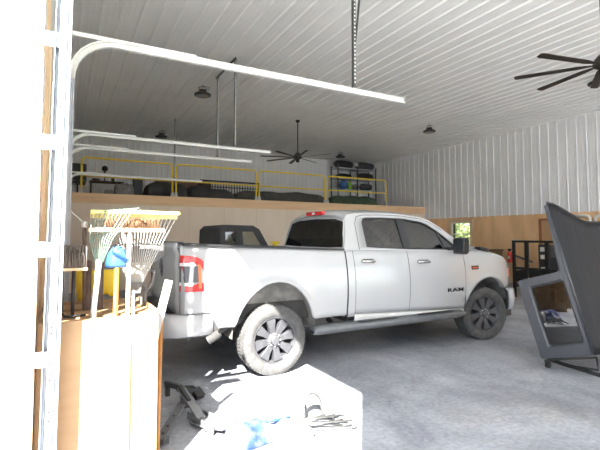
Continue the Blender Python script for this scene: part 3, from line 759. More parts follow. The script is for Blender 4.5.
# ------------------------------------------------------------ off-road vehicle beyond the truck
t = thing('utility_vehicle', 'dark canvas-topped off-road vehicle standing beyond the truck bed', 'vehicle', (3.2, 8.35, 0))
X0, X1, YA, YB = 2.5, 3.62, 7.62, 9.05
m = MB(); m.prism([(2.35, .45), (2.35, 1.12), (2.45, 1.2), (3.6, 1.2), (3.75, 1.15), (4.5, 1.08), (4.65, .95), (4.65, .45)], YA, YB, lambda a, b, c: V((a, c, b))); m.build('body_tub', 'blackgloss', t, bevel=.03)
SP = [(2.50, 1.2), (2.50, 1.80), (2.58, 1.88), (3.15, 1.87), (3.28, 1.80), (3.62, 1.2)]
m = MB(); m.add([V((x, y + (.05 if y < 8 else -.05) * max(0, (z - 1.2) / .6), z)) for y in (YA, YB) for x, z in SP], [(0, 6, 7, 1), (1, 7, 8, 2), (2, 8, 9, 3), (3, 9, 10, 4)])
m2 = [(2.62, 1.28), (2.62, 1.72), (2.84, 1.75), (2.84, 1.28)]
m.build('canvas_top', 'canvas_dark', t, solid=.015)
for y, sg in ((YA, 1), (YB, -1)):
    yf = lambda z: y + sg * .05 * max(0, (z - 1.2) / .6)
    m = MB()
    def q(pts, d=0.): m.add([V((x, yf(z) - sg * d, z)) for x, z in pts], [tuple(range(len(pts)))])
    q([(2.5, 1.2), (2.5, 1.8), (2.58, 1.88), (2.60, 1.72), (2.60, 1.2)]); q([(2.58, 1.88), (3.15, 1.87), (3.22, 1.76), (2.60, 1.76)]); q([(2.80, 1.2), (2.80, 1.77), (2.93, 1.77), (2.97, 1.2)]); q([(3.28, 1.80), (3.22, 1.76), (3.15, 1.76), (3.48, 1.2), (3.62, 1.2)]); q([(3.15, 1.87), (3.22, 1.76), (3.28, 1.80)]); q([(2.60, 1.2), (2.60, 1.28), (3.45, 1.28), (3.48, 1.2)])
    m.build('canvas_side', 'canvas_dark', t, solid=.015)
    m = MB(); m.add([V((x, yf(z) + sg * .012, z)) for x, z in [(2.58, 1.27), (2.58, 1.77), (3.18, 1.77), (3.46, 1.27)]], [(0, 1, 2, 3)]); m.build('side_window', 'tint2', t)
m = MB(); m.add([V((2.52, y, z)) for y, z in [(7.75, 1.3), (7.79, 1.75), (8.89, 1.75), (8.93, 1.3)]], [(0, 1, 2, 3)]); m.build('rear_window', 'tint2', t)
m = MB(); m.ring([V((2.505, y, z)) for y, z in [(YA, 1.2), (YA + .05, 1.82), (YB - .05, 1.82), (YB, 1.2)]], [V((2.505, y, z)) for y, z in [(7.79, 1.3), (7.82, 1.73), (8.86, 1.73), (8.89, 1.3)]]); m.build('canvas_rear', 'canvas_dark', t, solid=.012)
m = MB()
for a, b in (((2.52, YA + .06, 1.2), (2.55, YA + .1, 1.8)), ((2.52, YB - .06, 1.2), (2.55, YB - .1, 1.8))): m.tube([a, b], .025, 8)
m.build('roll_bar', 'blackgloss', t)
for x in (2.75, 4.2):
    for y, s in ((YA + .08, 1), (YB - .08, -1)):
        m = MB(); m.smooth = True; m.lathe([(.2, -.11), (.30, -.12), (.345, -.09), (.35, 0), (.345, .09), (.30, .12), (.2, .11)], Matrix.Translation((x, y, .35)) @ Matrix.Rotation(PI / 2, 4, 'X'), 28); w_ = m.build('wheel', 'tyre', t)
        m = MB(); m.lathe([(.02, -.122), (.19, -.122), (.19, .122), (.02, .122)], Matrix.Translation((x, y, .35)) @ Matrix.Rotation(PI / 2, 4, 'X'), 20); m.build('rim', 'rim', w_)
# small yellow clamp on the far bed rail
m = MB(); m.box(3.11, 6.62, 1.51, 3.17, 6.70, 1.58); m.box(3.06, 6.64, 1.55, 3.21, 6.69, 1.59)
o = m.build('rail_clamp', 'rakeyellow', base=(3.14, 6.67, 1.51), bevel=.008); tag(o, 'small yellow clamp on the far rail of the truck bed', 'clamp')

# ------------------------------------------------------------ removable hardtop standing on a dolly
D0 = V((5.42, 3.48, 0)); HH = V((.2677, -.9635, 0)); NN = V((.9936, -.1132, 0))
def HT(a, b, w): return D0 + HH * (-.016 - .26 * a + .966 * b) + NN * w + V((0, 0, .112 + .966 * a + .26 * b))
t = thing('vehicle_hardtop', 'charcoal removable vehicle hardtop standing on end at the right edge, side window facing the room', 'hardtop', (5.7, 3.6, 0))
def side(w, th):
    outer = [(.015, 0), (.50, -.004), (.985, 0), (1.005, .02), (1.012, .25), (1.02, .49), (1.06, .545), (1.40, .562), (1.86, .590), (1.89, .635), (1.40, .622), (1.0, .615), (.50, .610), (.0, .605), (-.01, .55), (-.01, .28), (-.005, .015)]
    inner = [(.165, .145), (.50, .13), (.865, .13), (.89, .15), (.895, .32), (.905, .46), (.905, .50), (.89, .525), (.84, .53), (.80, .53), (.70, .53), (.60, .53), (.50, .53), (.20, .53), (.165, .51), (.155, .36), (.155, .17)]
    m = MB()
    mid = [((o[0] * .18 + i[0] * .82), (o[1] * .18 + i[1] * .82)) for o, i in zip(outer, inner)]
    O1 = [HT(a, b, w) for a, b in outer]; M1 = [HT(a, b, w - th * .0) for a, b in mid]; I1 = [HT(a, b, w + th * .9) for a, b in inner]
    O2 = [HT(a, b, w + th * 2) for a, b in outer]; I2 = [HT(a, b, w + th * 2) for a, b in inner]
    n = len(outer)
    for A, B in ((O1, M1), (M1, I1), (I1, I2), (I2, O2), (O2, O1)): m.ring(A, B)
    return m, inner
m, inn = side(0, .02); sp = m.build('side_panel', 'hardtop_side', t, bevel=.004); 
m = MB(); m.add([HT(a, b, .022) for a, b in inn], [tuple(range(len(inn)))]); wn = m.build('side_glass', 'tint', sp)
m = MB(); m.tube([HT(a, b, .016) for a, b in inn], .011, 6, True); m.build('window_seal', 'seal', sp)
m, inn = side(1.45, -.02); m.build('side_panel', 'hardtop_side', t, bevel=.008)
m = MB(); m.add([HT(a, b, 1.45 - .022) for a, b in inn], [tuple(range(len(inn)))]); m.build('side_glass', 'tint', t)
def dip(w):
    q = min(1, max(0, min(w, 1.45 - w)) / .55); return .27 * (q * q * (3 - 2 * q)) ** .8
rows = []
nw = 72
for i in range(15):
    f_ = i / 14; row = []
    for k in range(nw + 1):
        w = 1.45 * k / nw; v = abs(2 * k / nw - 1); amax = 1.90 - dip(w)
        a = amax * f_
        b = .60 + .055 * (1 - v ** 4) + .035 * f_ ** 4
        ph = (w - .12) / .15
        if .10 < w < 1.35 and .04 < f_ < .98 and abs(ph - round(ph)) < .10: b += .005
        row.append(HT(a, b, w))
    rows.append(row)
m = MB(); m.smooth = True; m.grid(rows); rf = m.build('roof_panel', 'hardtop', t, solid=.012)
for w_ in [.12 + .15 * k for k in range(9)]:
    MB().tube([HT(a, .607 + .055 * (1 - abs(2 * w_ / 1.45 - 1) ** 4) + .035 * (a / (1.9 - dip(w_))) ** 4, w_) for a in [.1 + (1.72 - dip(w_)) * q / 12 for q in range(13)]], .004, 5).build('roof_groove_highlight', 'smoke', rf)  # paler lines standing in for highlights along the roof grooves
m = MB(); m.tube([HT(1.895 - dip(1.45 * k / 20), .635 + .055 * (1 - abs(2 * k / 20 - 1) ** 4), 1.45 * k / 20) for k in range(21)], .014, 8); m.build('front_seal', 'seal', rf)
m = MB(); m.tube([HT(.02, .600, .003), HT(1.0, .608, .003), HT(1.86, .632, .003)], .010, 6); m.tube([HT(.02, .585, -.006), HT(1.0, .59, -.006), HT(1.80, .605, -.006)], .006, 6); m.build('drip_rail', 'hardtop_side', t)
m = MB()
for a, b in (((.0, .02), (.0, .6)),):
    m.bar(HT(.02, .0, .03), HT(.02, .6, .03), .05, .04, (0, 0, 1)); m.bar(HT(.02, .02, .02), HT(.02, .02, 1.43), .04, .05); m.bar(HT(.02, .58, .02), HT(.02, .58, 1.43), .04, .05)
m.build('rear_frame', 'hardtop_side', t)
t = thing('hardtop_dolly', 'low black tubular dolly on castors under the charcoal hardtop', 'dolly', (5.7, 3.2, 0))
m = MB()
cA, cB, cC, cD_ = V((5.47, 3.44, .10)), V((5.31, 2.46, .10)), V((6.95, 3.42, .10)), V((6.85, 2.3, .10))
m.tube([cA, cB], .016, 8); m.tube([cC, cD_], .016, 8); m.tube([cA + V((.06, .0, .0)), cB + V((.06, 0, 0))], .012, 8)
m.tube([cA, cC], .016, 8); m.tube([cB, cD_], .016, 8); m.build('dolly_frame', 'mesh_black', t)
MB().bar(HT(-.03, .02, 1.40), HT(-.03, .60, 1.40), .05, .02).tube([HT(-.03, .6, 1.40), V((6.90, 2.8, .10))], .014, 8).build('support_cradle', 'mesh_black', t)
m = MB(); m.bar(HT(-.03, .02, .03), HT(-.03, .60, .03), .05, .02)
m.tube([HT(-.03, .6, .03), V((5.58, 2.9, .10)), V((5.44, 3.2, .10))], .014, 8); m.build('support_cradle', 'mesh_black', t)
for c in (cA, cB, cC, cD_):
    m = MB(); m.lathe([(.012, -.02), (.04, -.018), (.04, .018), (.012, .02)], Matrix.Translation((c.x, c.y, .04)) @ Matrix.Rotation(PI / 2, 4, 'X'), 16); m.box(c.x - .025, c.y - .026, .04, c.x + .025, c.y - .022, .09); m.box(c.x - .025, c.y + .022, .04, c.x + .025, c.y + .026, .09); m.box(c.x - .03, c.y - .03, .085, c.x + .03, c.y + .03, .092); m.build('castor', 'black', t)

# ------------------------------------------------------------ things along the far wall
for nm, lab, path in (('wall_digit', 'off-white rounded numeral two mounted on the far plywood wall above the hardtop', [(8.0, 2.31), (7.62, 2.31), (7.53, 2.28), (7.50, 2.20), (7.50, 2.12), (7.54, 2.05), (7.62, 2.02), (7.88, 2.02), (7.96, 1.98), (8.0, 1.9), (8.0, 1.76), (7.5, 1.76)]),
                      ('wall_digit', 'off-white rounded numeral zero at the right edge of the far plywood wall', [(7.20, 2.31), (7.02, 2.31), (6.90, 2.27), (6.86, 2.16), (6.86, 1.9), (6.9, 1.8), (7.0, 1.76), (7.22, 1.76), (7.32, 1.8), (7.36, 1.9), (7.36, 2.16), (7.32, 2.27)])):
    m = MB(); cl = 'zero' in lab
    n = len(path)
    m.tube([(XB - .035, a, b) for a, b in path], .052, 10, cl); o = m.build(nm, 'offwhite', base=(XB - .03, 7.5, 2.0)); tag(o, lab, 'wall number', 'off-white numerals on the far wall')
t = thing('trailer_ramp_gate', 'black steel mesh ramp gate standing upright between the truck nose and the hardtop', 'ramp gate', (11, 7.2, 0))
GX = 11.0
m = MB(); 
for y in (7.80, 6.50): m.box(GX - .03, y - .035, 0.0, GX + .03, y + .035, 1.56)
for z in (1.53, .80, .32): m.box(GX - .03, 6.53, z - .03, GX + .03, 7.80, z + .03)
m.build('outer_frame', 'mesh_black', t)
for y in (7.42, 6.85):
    m = MB(); m.box(GX - .028, y - .05, .03, GX + .028, y + .05, 1.52); m.build('upright_bar', 'mesh_black', t)
MB().bar((GX, 7.80, 1.15), (GX + .5, 7.6, .95), .05, .05).build('side_brace', 'mesh_black', t); MB().bar((GX, 6.5, 1.15), (GX + .1, 6.05, .85), .05, .05).build('side_brace', 'mesh_black', t)
m = MB(); y = 6.58
while y < 7.77: m.box(GX - .006, y - .004, .34, GX + .006, y + .004, .78); y += .07
z = .36
while z < .78: m.box(GX - .004, 6.53, z - .004, GX + .004, 7.78, z + .004); z += .05
m.build('mesh_infill', 'mesh_black', t)
t = thing('utility_trailer', 'low black utility trailer behind the ramp gate', 'trailer', (12.0, 7.2, 0))
m = MB(); m.box(11.12, 6.55, .42, 13.3, 7.88, .50); m.box(11.12, 6.55, .5, 13.3, 6.6, .72); m.box(11.12, 7.83, .5, 13.3, 7.88, .72); m.build('trailer_bed', 'mesh_black', t)
for y in (6.40, 8.03):
    m = MB(); m.lathe([(.1, -.09), (.30, -.1), (.33, -.05), (.33, .05), (.30, .1), (.1, .09)], Matrix.Translation((12.1, y, .33)) @ Matrix.Rotation(PI / 2, 4, 'X'), 24); m.build('wheel', 'tyre', t)
m = MB(); m.box(12.04, 6.45, .30, 12.16, 7.98, .44); m.build('axle', 'mesh_black', t)
def simple(name, lab, cat, mat, base, fn, bevel=.005, group=None, **k):
    m = MB(); fn(m); o = m.build(name, mat, base=base, bevel=bevel, **k); return tag(o, lab, cat, group)
o = simple('storage_bin', 'dark grey lidded bin standing in the trailer behind the ramp gate', 'bin', 'greybox', (12.6, 8.3, .5), lambda m: (m.box(12.35, 7.2, .50, 12.75, 7.62, 1.02), m.box(12.33, 7.18, 1.02, 12.77, 7.64, 1.07)))
t = thing('fire_extinguisher', 'red fire extinguisher hung on the far wall just past the truck nose', 'fire extinguisher', (14.2, 10.07, .72))
m = MB(); m.smooth = True; m.lathe([(.02, 0), (.085, .01), (.09, .05), (.09, .40), (.07, .46), (.03, .50), (.03, .53)], Matrix.Translation((14.19, 10.22, .72)) @ Matrix.Scale(.8, 4), 20); m.build('cylinder_body', 'redpaint', t)
m = MB(); m.box(14.16, 10.18, 1.14, 14.22, 10.27, 1.18); m.box(14.16, 10.15, 1.18, 14.2, 10.3, 1.22); m.build('valve_head', 'black', t, bevel=.006)
m = MB(); m.box(14.114, 10.18, .86, 14.119, 10.26, .96); m.build('paper_label', 'offwhite', t)
m = MB(); m.box(14.262, 10.17, .75, 14.3, 10.27, 1.1); m.build('wall_bracket', 'darkmetal', t)
simple('junction_box', 'small white box on the far wall above the fire extinguisher', 'box', 'offwhite', (14.25, 10.0, 1.45), lambda m: m.box(14.22, 9.93, 1.44, 14.3, 10.12, 1.55), .005)
simple('wooden_crate', 'dark brown wooden crate stack seen over the truck hood against the far wall', 'crate', 'brownbox', (13.7, 10.9, 0), lambda m: (m.box(13.3, 10.35, 0, 13.95, 11.1, 1.14), m.box(13.27, 10.32, .55, 13.98, 11.13, .6), m.box(13.27, 10.32, 1.14, 13.98, 11.13, 1.20), m.box(13.27, 10.32, 0, 13.98, 11.13, .06)))
simple('wooden_crate', 'lower brown crate left of the crate stack, beneath the far window', 'crate', 'brownbox', (13.7, 11.7, 0), lambda m: (m.box(13.4, 11.25, 0, 14.1, 12.2, 1.18), m.box(13.37, 11.22, 1.18, 14.12, 12.22, 1.24)))
simple('extension_ladder', 'yellow ladder leaning on the far wall, half hidden by the hardtop', 'ladder', 'rakeyellow', (13.9, 8.2, 0), lambda m: (m.bar((13.85, 8.02, 0), (14.18, 8.02, 1.9), .03, .08), m.bar((13.85, 7.72, 0), (14.18, 7.72, 1.9), .03, .08), [m.bar((13.87 + .175 * z, 7.72, z), (13.87 + .175 * z, 8.02, z), .03, .03) for z in (.3, .6, .9, 1.2, 1.5, 1.8)], m.box(13.85, 7.98, .0, 13.9, 8.08, .05)), .003)
t = thing('parts_cabinet', 'narrow open rack with coloured boxes against the wood door behind the ramp gate', 'rack', (13.9, 8.55, 0))
m = MB(); m.box(13.7, 8.42, 0, 14.1, 8.45, 1.4); m.box(13.7, 8.80, 0, 14.1, 8.83, 1.4)
for z in (.1, .5, .9, 1.15, 1.38): m.box(13.7, 8.45, z, 14.1, 8.80, z + .02)
m.build('rack_frame', 'greybox', t)
k = 0
for z, mat, nm in ((.925, 'redpaint', 'red'), (1.175, 'blue', 'blue'), (.525, 'lime', 'green')):
    simple('parts_box', '%s box on a shelf of the narrow rack behind the ramp gate' % nm, 'box', mat, (13.9, 8.6, z), lambda m: m.box(13.72, 8.48, z, 13.95, 8.62, z + .17), .004)
    simple('parts_box', 'cream box beside the %s box on the narrow rack behind the ramp gate' % nm, 'box', 'offwhite', (13.9, 8.7, z), lambda m: m.box(13.72, 8.65, z, 13.95, 8.78, z + .14), .004)

# ------------------------------------------------------------ stuff on the loft
N_LOFT = set(o.name for o in C.objects)
LZ = 2.9
t = thing('office_chair', 'dark padded chair at the left end of the loft behind the rail end', 'chair', (.35, 16.2, LZ))
m = MB(); m.box(.10, 16.0, 3.36, .60, 16.5, 3.46); m.build('seat', 'greybox', t, bevel=.03)
m = MB(); m.box(.05, 16.46, 3.52, .62, 16.54, 4.10); m.build('backrest', 'greybox', t, bevel=.04, seg=3)
m = MB(); m.tube([(.35, 16.25, 3.0), (.35, 16.25, 3.37)], .03, 8); m.bar((.35, 16.48, 3.40), (.35, 16.52, 3.6), .05, .03); m.build('post', 'darkmetal', t)
m = MB()
for k in range(5):
    a = k * 2 * PI / 5; m.bar((.35, 16.25, 3.0), (.35 + .25 * math.cos(a), 16.25 + .25 * math.sin(a), 2.93), .04, .04); m.lathe([(.01, -.015), (.028, -.012), (.028, .012), (.01, .015)], Matrix.Translation((.35 + .25 * math.cos(a), 16.25 + .25 * math.sin(a), 2.93)) @ Matrix.Rotation(PI / 2, 4, 'X'), 10)
m.build('base', 'darkmetal', t)
for a in (.06, .60):
    m = MB(); m.tube([(a, 16.1, 3.42), (a, 16.1, 3.62), (a, 16.45, 3.64)], .02, 6); m.build('armrest', 'darkmetal', t)
t = thing('work_table', 'long low dark table on the loft beside the padded chair', 'table', (1.15, 16.0, LZ))
m = MB(); m.box(.70, 15.8, 3.43, 1.75, 16.25, 3.47); m.build('tabletop', 'brownbox', t)
for x in (.74, 1.71):
    for y in (15.84, 16.21):
        m = MB(); m.box(x - .02, y - .02, LZ, x + .02, y + .02, 3.43); m.build('leg', 'darkmetal', t)
def lathe_thing(name, lab, cat, mat, p, prof, group=None):
    m = MB(); m.smooth = True; m.lathe(prof, Matrix.Translation(p), 16); return tag(m.build(name, mat, base=p), lab, cat, group)
lathe_thing('spotlight', 'tall dark round-headed lamp standing on the loft table', 'lamp', 'darkmetal', (1.16, 16.0, 3.47), [(.09, 0), (.09, .02), (.02, .04), (.02, .22), (.06, .26), (.03, .32), (.02, .34), (.09, .38), (.10, .46), (.07, .52), (.01, .54)])
lathe_thing('small_bottle', 'small dark bottle on the loft table right of the tall lamp', 'bottle', 'greybox', (1.42, 16.0, 3.47), [(.05, 0), (.055, .02), (.055, .12), (.02, .17), (.02, .24)])
lathe_thing('small_bowl', 'low dark bowl on the loft table left of the tall lamp', 'bowl', 'brownbox', (.90, 16.0, 3.47), [(.05, 0), (.13, .05), (.14, .07), (.12, .08), (.02, .06)])
def heap(name, lab, cat, mat, x0, x1, y0, y1, zt, seed, prof=None, group=None):
    """a covered object: rounded, sagging sheet closed down to the floor"""
    rnd = random.Random(seed); nx, ny = 26, 10; ph = [rnd.uniform(0, 6) for _ in range(6)]; g = []
    for j in range(ny + 1):
        row = []
        for i in range(nx + 1):
            u, v = i / nx, j / ny
            e = (1 - abs(2 * u - 1) ** 12) * (1 - abs(2 * v - 1) ** 4)
            h = (zt - LZ) * (max(e, 0) ** .4) * (prof(u) if prof else 1)
            h *= 1 + .07 * math.sin(9 * u + ph[0]) * math.sin(3 * v + ph[1]) + .04 * math.sin(23 * u + ph[2] + 2 * v) + .03 * math.sin(40 * u * v + ph[3])
            row.append(V((lerp(x0, x1, u) + .02 * math.sin(8 * v + ph[4]), lerp(y0, y1, v) + .03 * math.sin(12 * u + ph[5]) * (1 - abs(2 * v - 1)), LZ + max(h, .0) + .002)))
        g.append(row)
    m = MB(); m.smooth = True; m.grid(g)
    n = nx + 1; edge = list(range(n)) + [n * k + nx for k in range(1, ny + 1)] + [n * ny + i for i in range(nx - 1, -1, -1)] + [n * k for k in range(ny - 1, 0, -1)]
    m.f.append(edge[::-1]); m.mi.append(0); m.sm.append(False)
    return tag(m.build(name, mat, base=((x0 + x1) / 2, (y0 + y1) / 2, LZ)), lab, cat, group)
heap('folded_tarp', 'crumpled light grey tarp in front of the loft table', 'tarp', 'tarp_grey', 1.40, 2.00, 15.0, 15.6, 3.34, 1)
heap('duffel_bag', 'small pale bag on the loft floor left of the crumpled tarp', 'bag', 'tarp_grey', 1.12, 1.34, 14.95, 15.3, 3.10, 2)
simple('storage_box', 'upright dark box right of the crumpled tarp on the loft', 'box', 'greybox', (2.05, 15.6, LZ), lambda m: (m.box(2.02, 15.4, LZ, 2.30, 15.75, 3.52), m.box(2.0, 15.38, 3.52, 2.32, 15.77, 3.56)), .01)
heap('covered_heap', 'dark canvas-covered heap behind the second guard rail section, left one', 'canvas cover', 'canvas_dark', 2.36, 3.75, 14.9, 16.0, 3.44, 3)
heap('covered_heap', 'dark canvas-covered heap behind the second guard rail section, right one tapering off', 'canvas cover', 'canvas_dark', 3.79, 5.45, 14.9, 16.0, 3.42, 4, lambda u: 1 - .3 * u)
simple('cardboard_box', 'flat brown cardboard box lying behind the dark covered heaps', 'box', 'cardboard', (3.6, 16.9, LZ), lambda m: (m.box(3.0, 16.7, LZ, 4.5, 17.3, 3.70), m.box(2.99, 16.69, 3.5, 4.51, 17.31, 3.72)), .01)
simple('cardboard_box', 'smaller brown box sitting beside the flat cardboard box on the loft', 'box', 'brownbox', (4.9, 16.9, LZ), lambda m: (m.box(4.6, 16.8, LZ, 5.1, 17.3, 3.78),), .01)
t = thing('slatted_gate', 'black slatted metal gate standing on the loft left of the rail joint above the truck', 'gate', (5.9, 16.6, LZ))
m = MB(); m.box(4.60, 16.58, 3.77, 7.05, 16.62, 3.83); m.box(4.60, 16.58, 3.55, 7.05, 16.62, 3.58); m.box(4.60, 16.58, 2.93, 7.05, 16.62, 2.98); m.build('gate_rail', 'mesh_black', t)
m = MB(); x = 4.62
while x < 7.06: m.box(x - .014, 16.585, LZ, x + .014, 16.615, 3.83); x += .115
m.build('slat_row', 'mesh_black', t)
heap('rolled_mat', 'long dark grey mat heap behind the third guard rail section above the cab', 'mat', 'olive', 5.55, 9.65, 15.2, 16.3, 3.42, 5, lambda u: .75 + .4 * math.sin(u * 3) * .5)
heap('canvas_roll', 'long dark green canvas roll in front of the shelving rack on the loft', 'canvas roll', 'green', 9.72, 12.15, 15.1, 15.7, 3.34, 6)
t = thing('shelving_rack', 'grey steel shelving rack loaded with bags in the far corner of the loft', 'shelf', (12.75, 17.8, LZ))
for x in (11.6, 12.75, 13.9):
    for y in (17.5, 18.1):
        m = MB(); m.box(x - .025, y - .025, LZ, x + .025, y + .025, 5.08); m.build('upright', 'galv_dark', t)
for z in (3.2, 3.92, 4.48, 4.98):
    m = MB(); m.box(11.6, 17.5, z - .05, 13.9, 18.1, z); m.build('shelf', 'galv', t)
def bag(name, lab, cat, mat, x0, x1, z, r, y=17.75, group=None):
    m = MB(); m.smooth = True; pts = []; rs = []
    for k in range(9):
        u = k / 8; pts.append((lerp(x0, x1, u), y, z + r * 1.02)); rs.append(r * (1 - abs(2 * u - 1) ** 5) ** .5 * .97 + .03 * r + .008 * math.sin(5 * k))
    m.tube(pts, rs, 14); return tag(m.build(name, mat, base=((x0 + x1) / 2, y, z)), lab, cat, group)
bag('duffel_bag', 'long black bag on top of the shelving rack, left one', 'bag', 'black', 11.5, 12.70, 4.98, .19)
bag('duffel_bag', 'long black bag on top of the shelving rack, right one', 'bag', 'canvas_dark', 12.76, 14.02, 4.98, .19)
simple('paper_tag', 'white tag on the front of the black bags on top of the shelving rack', 'tag', 'offwhite', (12.7, 17.5, 5.1), lambda m: m.box(12.60, 17.50, 5.10, 12.80, 17.53, 5.26), .0)
bag('duffel_bag', 'black bag on the second shelf of the rack, left end', 'bag', 'black', 11.65, 12.6, 4.48, .12)
bag('duffel_bag', 'rounded black bag on the second shelf of the rack, right end', 'bag', 'black', 12.9, 13.95, 4.48, .17)
lathe_thing('exercise_ball', 'blue ball on the third shelf of the rack', 'ball', 'blue', (12.05, 17.7, 3.93), [(.03, 0), (.13, .04), (.20, .13), (.22, .22), (.20, .32), (.13, .41), (.03, .45)])
lathe_thing('plastic_jug', 'lime green jug beside the blue ball on the rack', 'jug', 'lime', (12.42, 17.7, 3.93), [(.12, 0), (.13, .03), (.13, .28), (.05, .36), (.05, .40)])
bag('duffel_bag', 'grey bag on the third shelf of the rack, right of the lime green jug', 'bag', 'tarp_grey', 12.62, 12.95, 3.93, .15)
bag('duffel_bag', 'dark grey bag at the right end of the third shelf of the rack', 'bag', 'greybox', 13.05, 13.85, 3.93, .18)
simple('storage_box', 'dark box on the bottom shelf of the rack', 'box', 'greybox', (12.2, 17.7, 3.2), lambda m: m.box(12.2, 17.5, 3.21, 12.7, 18.0, 3.60), .01)
simple('storage_box', 'pale box on the bottom shelf of the rack', 'box', 'tarp_grey', (13.2, 17.7, 3.2), lambda m: m.box(12.85, 17.5, 3.21, 13.5, 18.0, 3.55), .01)

for o in list(C.objects):      # the loft deck and all it carries
    if o.parent is None and (o.name not in N_LOFT or o.name.split('.')[0] in ('guard_rail', 'floor_loft', 'trim_2')): o.location += V((0, 0, .05))

# ------------------------------------------------------------ plywood tool organiser inside the door jamb
N_ORG = set(o.name for o in C.objects)
BX0, BX1, BY0, BY1, BZ = -.142, .575, 3.0, 3.8, 1.14
t = thing('tool_organizer', 'plywood tool organizer box standing beside the near door track, tools upright in it', 'tool rack', (.24, 3.4, 0))
m = MB(); m.box(BX0, BY0, 0, .398, BY0 + .018, .955); m.box(.410, BY0, 0, BX1, BY0 + .018, .955); m.box(BX0, BY0, .955, BX1, BY0 + .018, BZ); m.build('front_panel', 'ply_plain', t)
m = MB(); m.box(BX0, BY0 + .02, 0, BX1, BY0 + .035, .99); m.build('front_lining', 'lumber', t)
MB().box(BX0, BY0 + .036, 0, BX0 + .018, BY1, BZ).build('side_panel', 'ply_plain', t); MB().box(BX1 - .018, BY0 + .036, 0, BX1, BY1, BZ + .03).build('side_panel', 'ply_plain', t)
m = MB(); m.box(BX0, BY1 - .018, 0, BX1, BY1, BZ + .02); m.build('back_panel', 'ply_plain', t)
for a, b in ((3.019, 3.075), (3.155, 3.42), (3.52, 3.782)): MB().box(BX0 + .02, a, BZ - .02, BX1 - .02, b, BZ - .002).build('top_board', 'ply_plain', t)
def S(X, z, Y): k = Y / 3.1; return V((X * k, Y, 1.68 + (z - 1.68) * k))
TY1, TY2 = 3.115, 3.47
# push broom with tan bristles
t = thing('push_broom', 'push broom with wide tan bristles upturned in the middle of the tool organizer', 'broom', (.39, TY1, 0))
m = MB(); m.tube([(.385, TY1, .02), (.39, TY1 - .005, 1.71)], .0145, 10); m.build('handle', 'whiteh', t)
m = MB(); m.box(.13, TY1 - .035, 1.708, .625, TY1 + .035, 1.735); m.build('broom_block', 'lumber', t, bevel=.006)
def bristles(name, mat, x0, x1, y, z0, z1, t, sp=.02, seed=1, wd=.03):
    rnd = random.Random(seed); m = MB()
    n = int((x1 - x0) / .0085)
    for i in range(n):
        for j in range(5):
            x = x0 + (x1 - x0) * (i + .5) / n; yy = y + (j - 2) * wd / 2.2
            m.tube([(x, yy, z0), (x + rnd.uniform(-sp, sp) * .4, yy + rnd.uniform(-sp, sp) * .4, (z0 + z1) / 2), (x + rnd.uniform(-sp, sp), yy + rnd.uniform(-sp, sp), z1 + rnd.uniform(-.012, .006))], [.0045, .0045, .003], 4)
    o = m.build(name, mat, t); o['kind'] = 'stuff'; return o
bristles('bristles', 'bristle', .235, .59, TY1, 1.735, 1.805, t, .012)
m = MB(); m.tube([(.385, TY1 - .03, 1.71), (.40, TY1 - .03, 1.66), (.39, TY1 - .01, 1.60)], .008, 6); m.tube([(.34, TY1 - .02, 1.71), (.355, TY1 - .02, 1.63)], .010, 6); m.build('brace_wire', 'whiteh', t)
# wide yellow plastic leaf rake
yk = 3.30; t = thing('leaf_rake', 'wide yellow-edged plastic leaf rake fanned out behind the push broom', 'rake', (.47, yk, 0))
AX = S(.44, 1.31, yk); m = MB(); m.tube([(AX.x - .02, 3.47, .02), (AX.x - .01, 3.40, 1.15), (AX.x, yk, AX.z + .04)], .014, 10); m.build('handle', 'brown', t)
m = MB(); NT = 20
for k in range(NT):
    u = k / (NT - 1); tip = S(lerp(.17, .70, u), 1.80 + .03 * math.sin(PI * u) + .0, yk); st = AX + V((lerp(-.03, .03, u), 0, .02))
    mid = st.lerp(tip, .5) + V((0, .03, 0)); hook = tip + V((0, -.07, .035))
    m.tube([st, mid, tip, hook], [.0035, .004, .004, .003], 5)
m.build('tines', 'whiteh', t)
rows = []
for k in range(21):
    u = k / 20; p = S(lerp(.14, .715, u), 1.802, yk); rows.append([p + V((0, .0, -.0)), p + V((0, -.01, .03)), p + V((0, -.035, .05)), p + V((0, -.075, .052)), p + V((0, -.10, .03))])
m = MB(); m.smooth = True; m.grid(rows); m.build('rake_hood', 'rakecream', t, solid=.006)
m = MB(); m.tube([AX + (S(.17, 1.80, yk) - AX) * .62, AX + (S(.44, 1.82, yk) - AX) * .62, AX + (S(.70, 1.80, yk) - AX) * .62], .006, 6); m.build('spreader', 'greyp', t); m = MB(); m.prism([(-.03, 0), (.03, 0), (.04, .08), (-.04, .08)], -.01, .01, lambda a, b, c: AX + V((a, c, b - .03))); m.build('rake_socket', 'greyp', t)
# pale green steel leaf rake, seen nearly edge on
yk = 3.10; t = thing('leaf_rake', 'narrow pale green steel leaf rake with thick white handle, left of the push broom', 'rake', (.2, yk, 0))
AX = V((.20, yk, 1.50)); m = MB(); m.tube([(.172, yk, .02), (.175, yk, 1.20), (.20, yk, 1.52)], .0195, 12); m.build('handle', 'whiteh', t)
m = MB(); NT = 10
for k in range(NT):
    u = k / (NT - 1); tip = V((lerp(.16, .40, u), yk + lerp(.20, -.10, u), 1.85 + .01 * u)); st = AX + V((lerp(-.02, .02, u), lerp(.02, -.02, u), 0))
    m.tube([st, st.lerp(tip, .45) + V((-.025, 0, 0)), tip, tip + V((.035, -.01, .012))], [.003, .0035, .0035, .003], 5)
m.build('tines', 'rakegreen', t)
m = MB(); a_, b_ = V((.155, yk + .2, 1.85)), V((.43, yk - .12, 1.868)); MB().bar(a_, b_, .008, .006).build('tip_bar', 'rakegreen', t); m.bar(AX.lerp(V((.16, yk + .2, 1.85)), .55), AX.lerp(V((.40, yk - .1, 1.86)), .55), .018, .006); m.build('spreader', 'rakegreen', t)
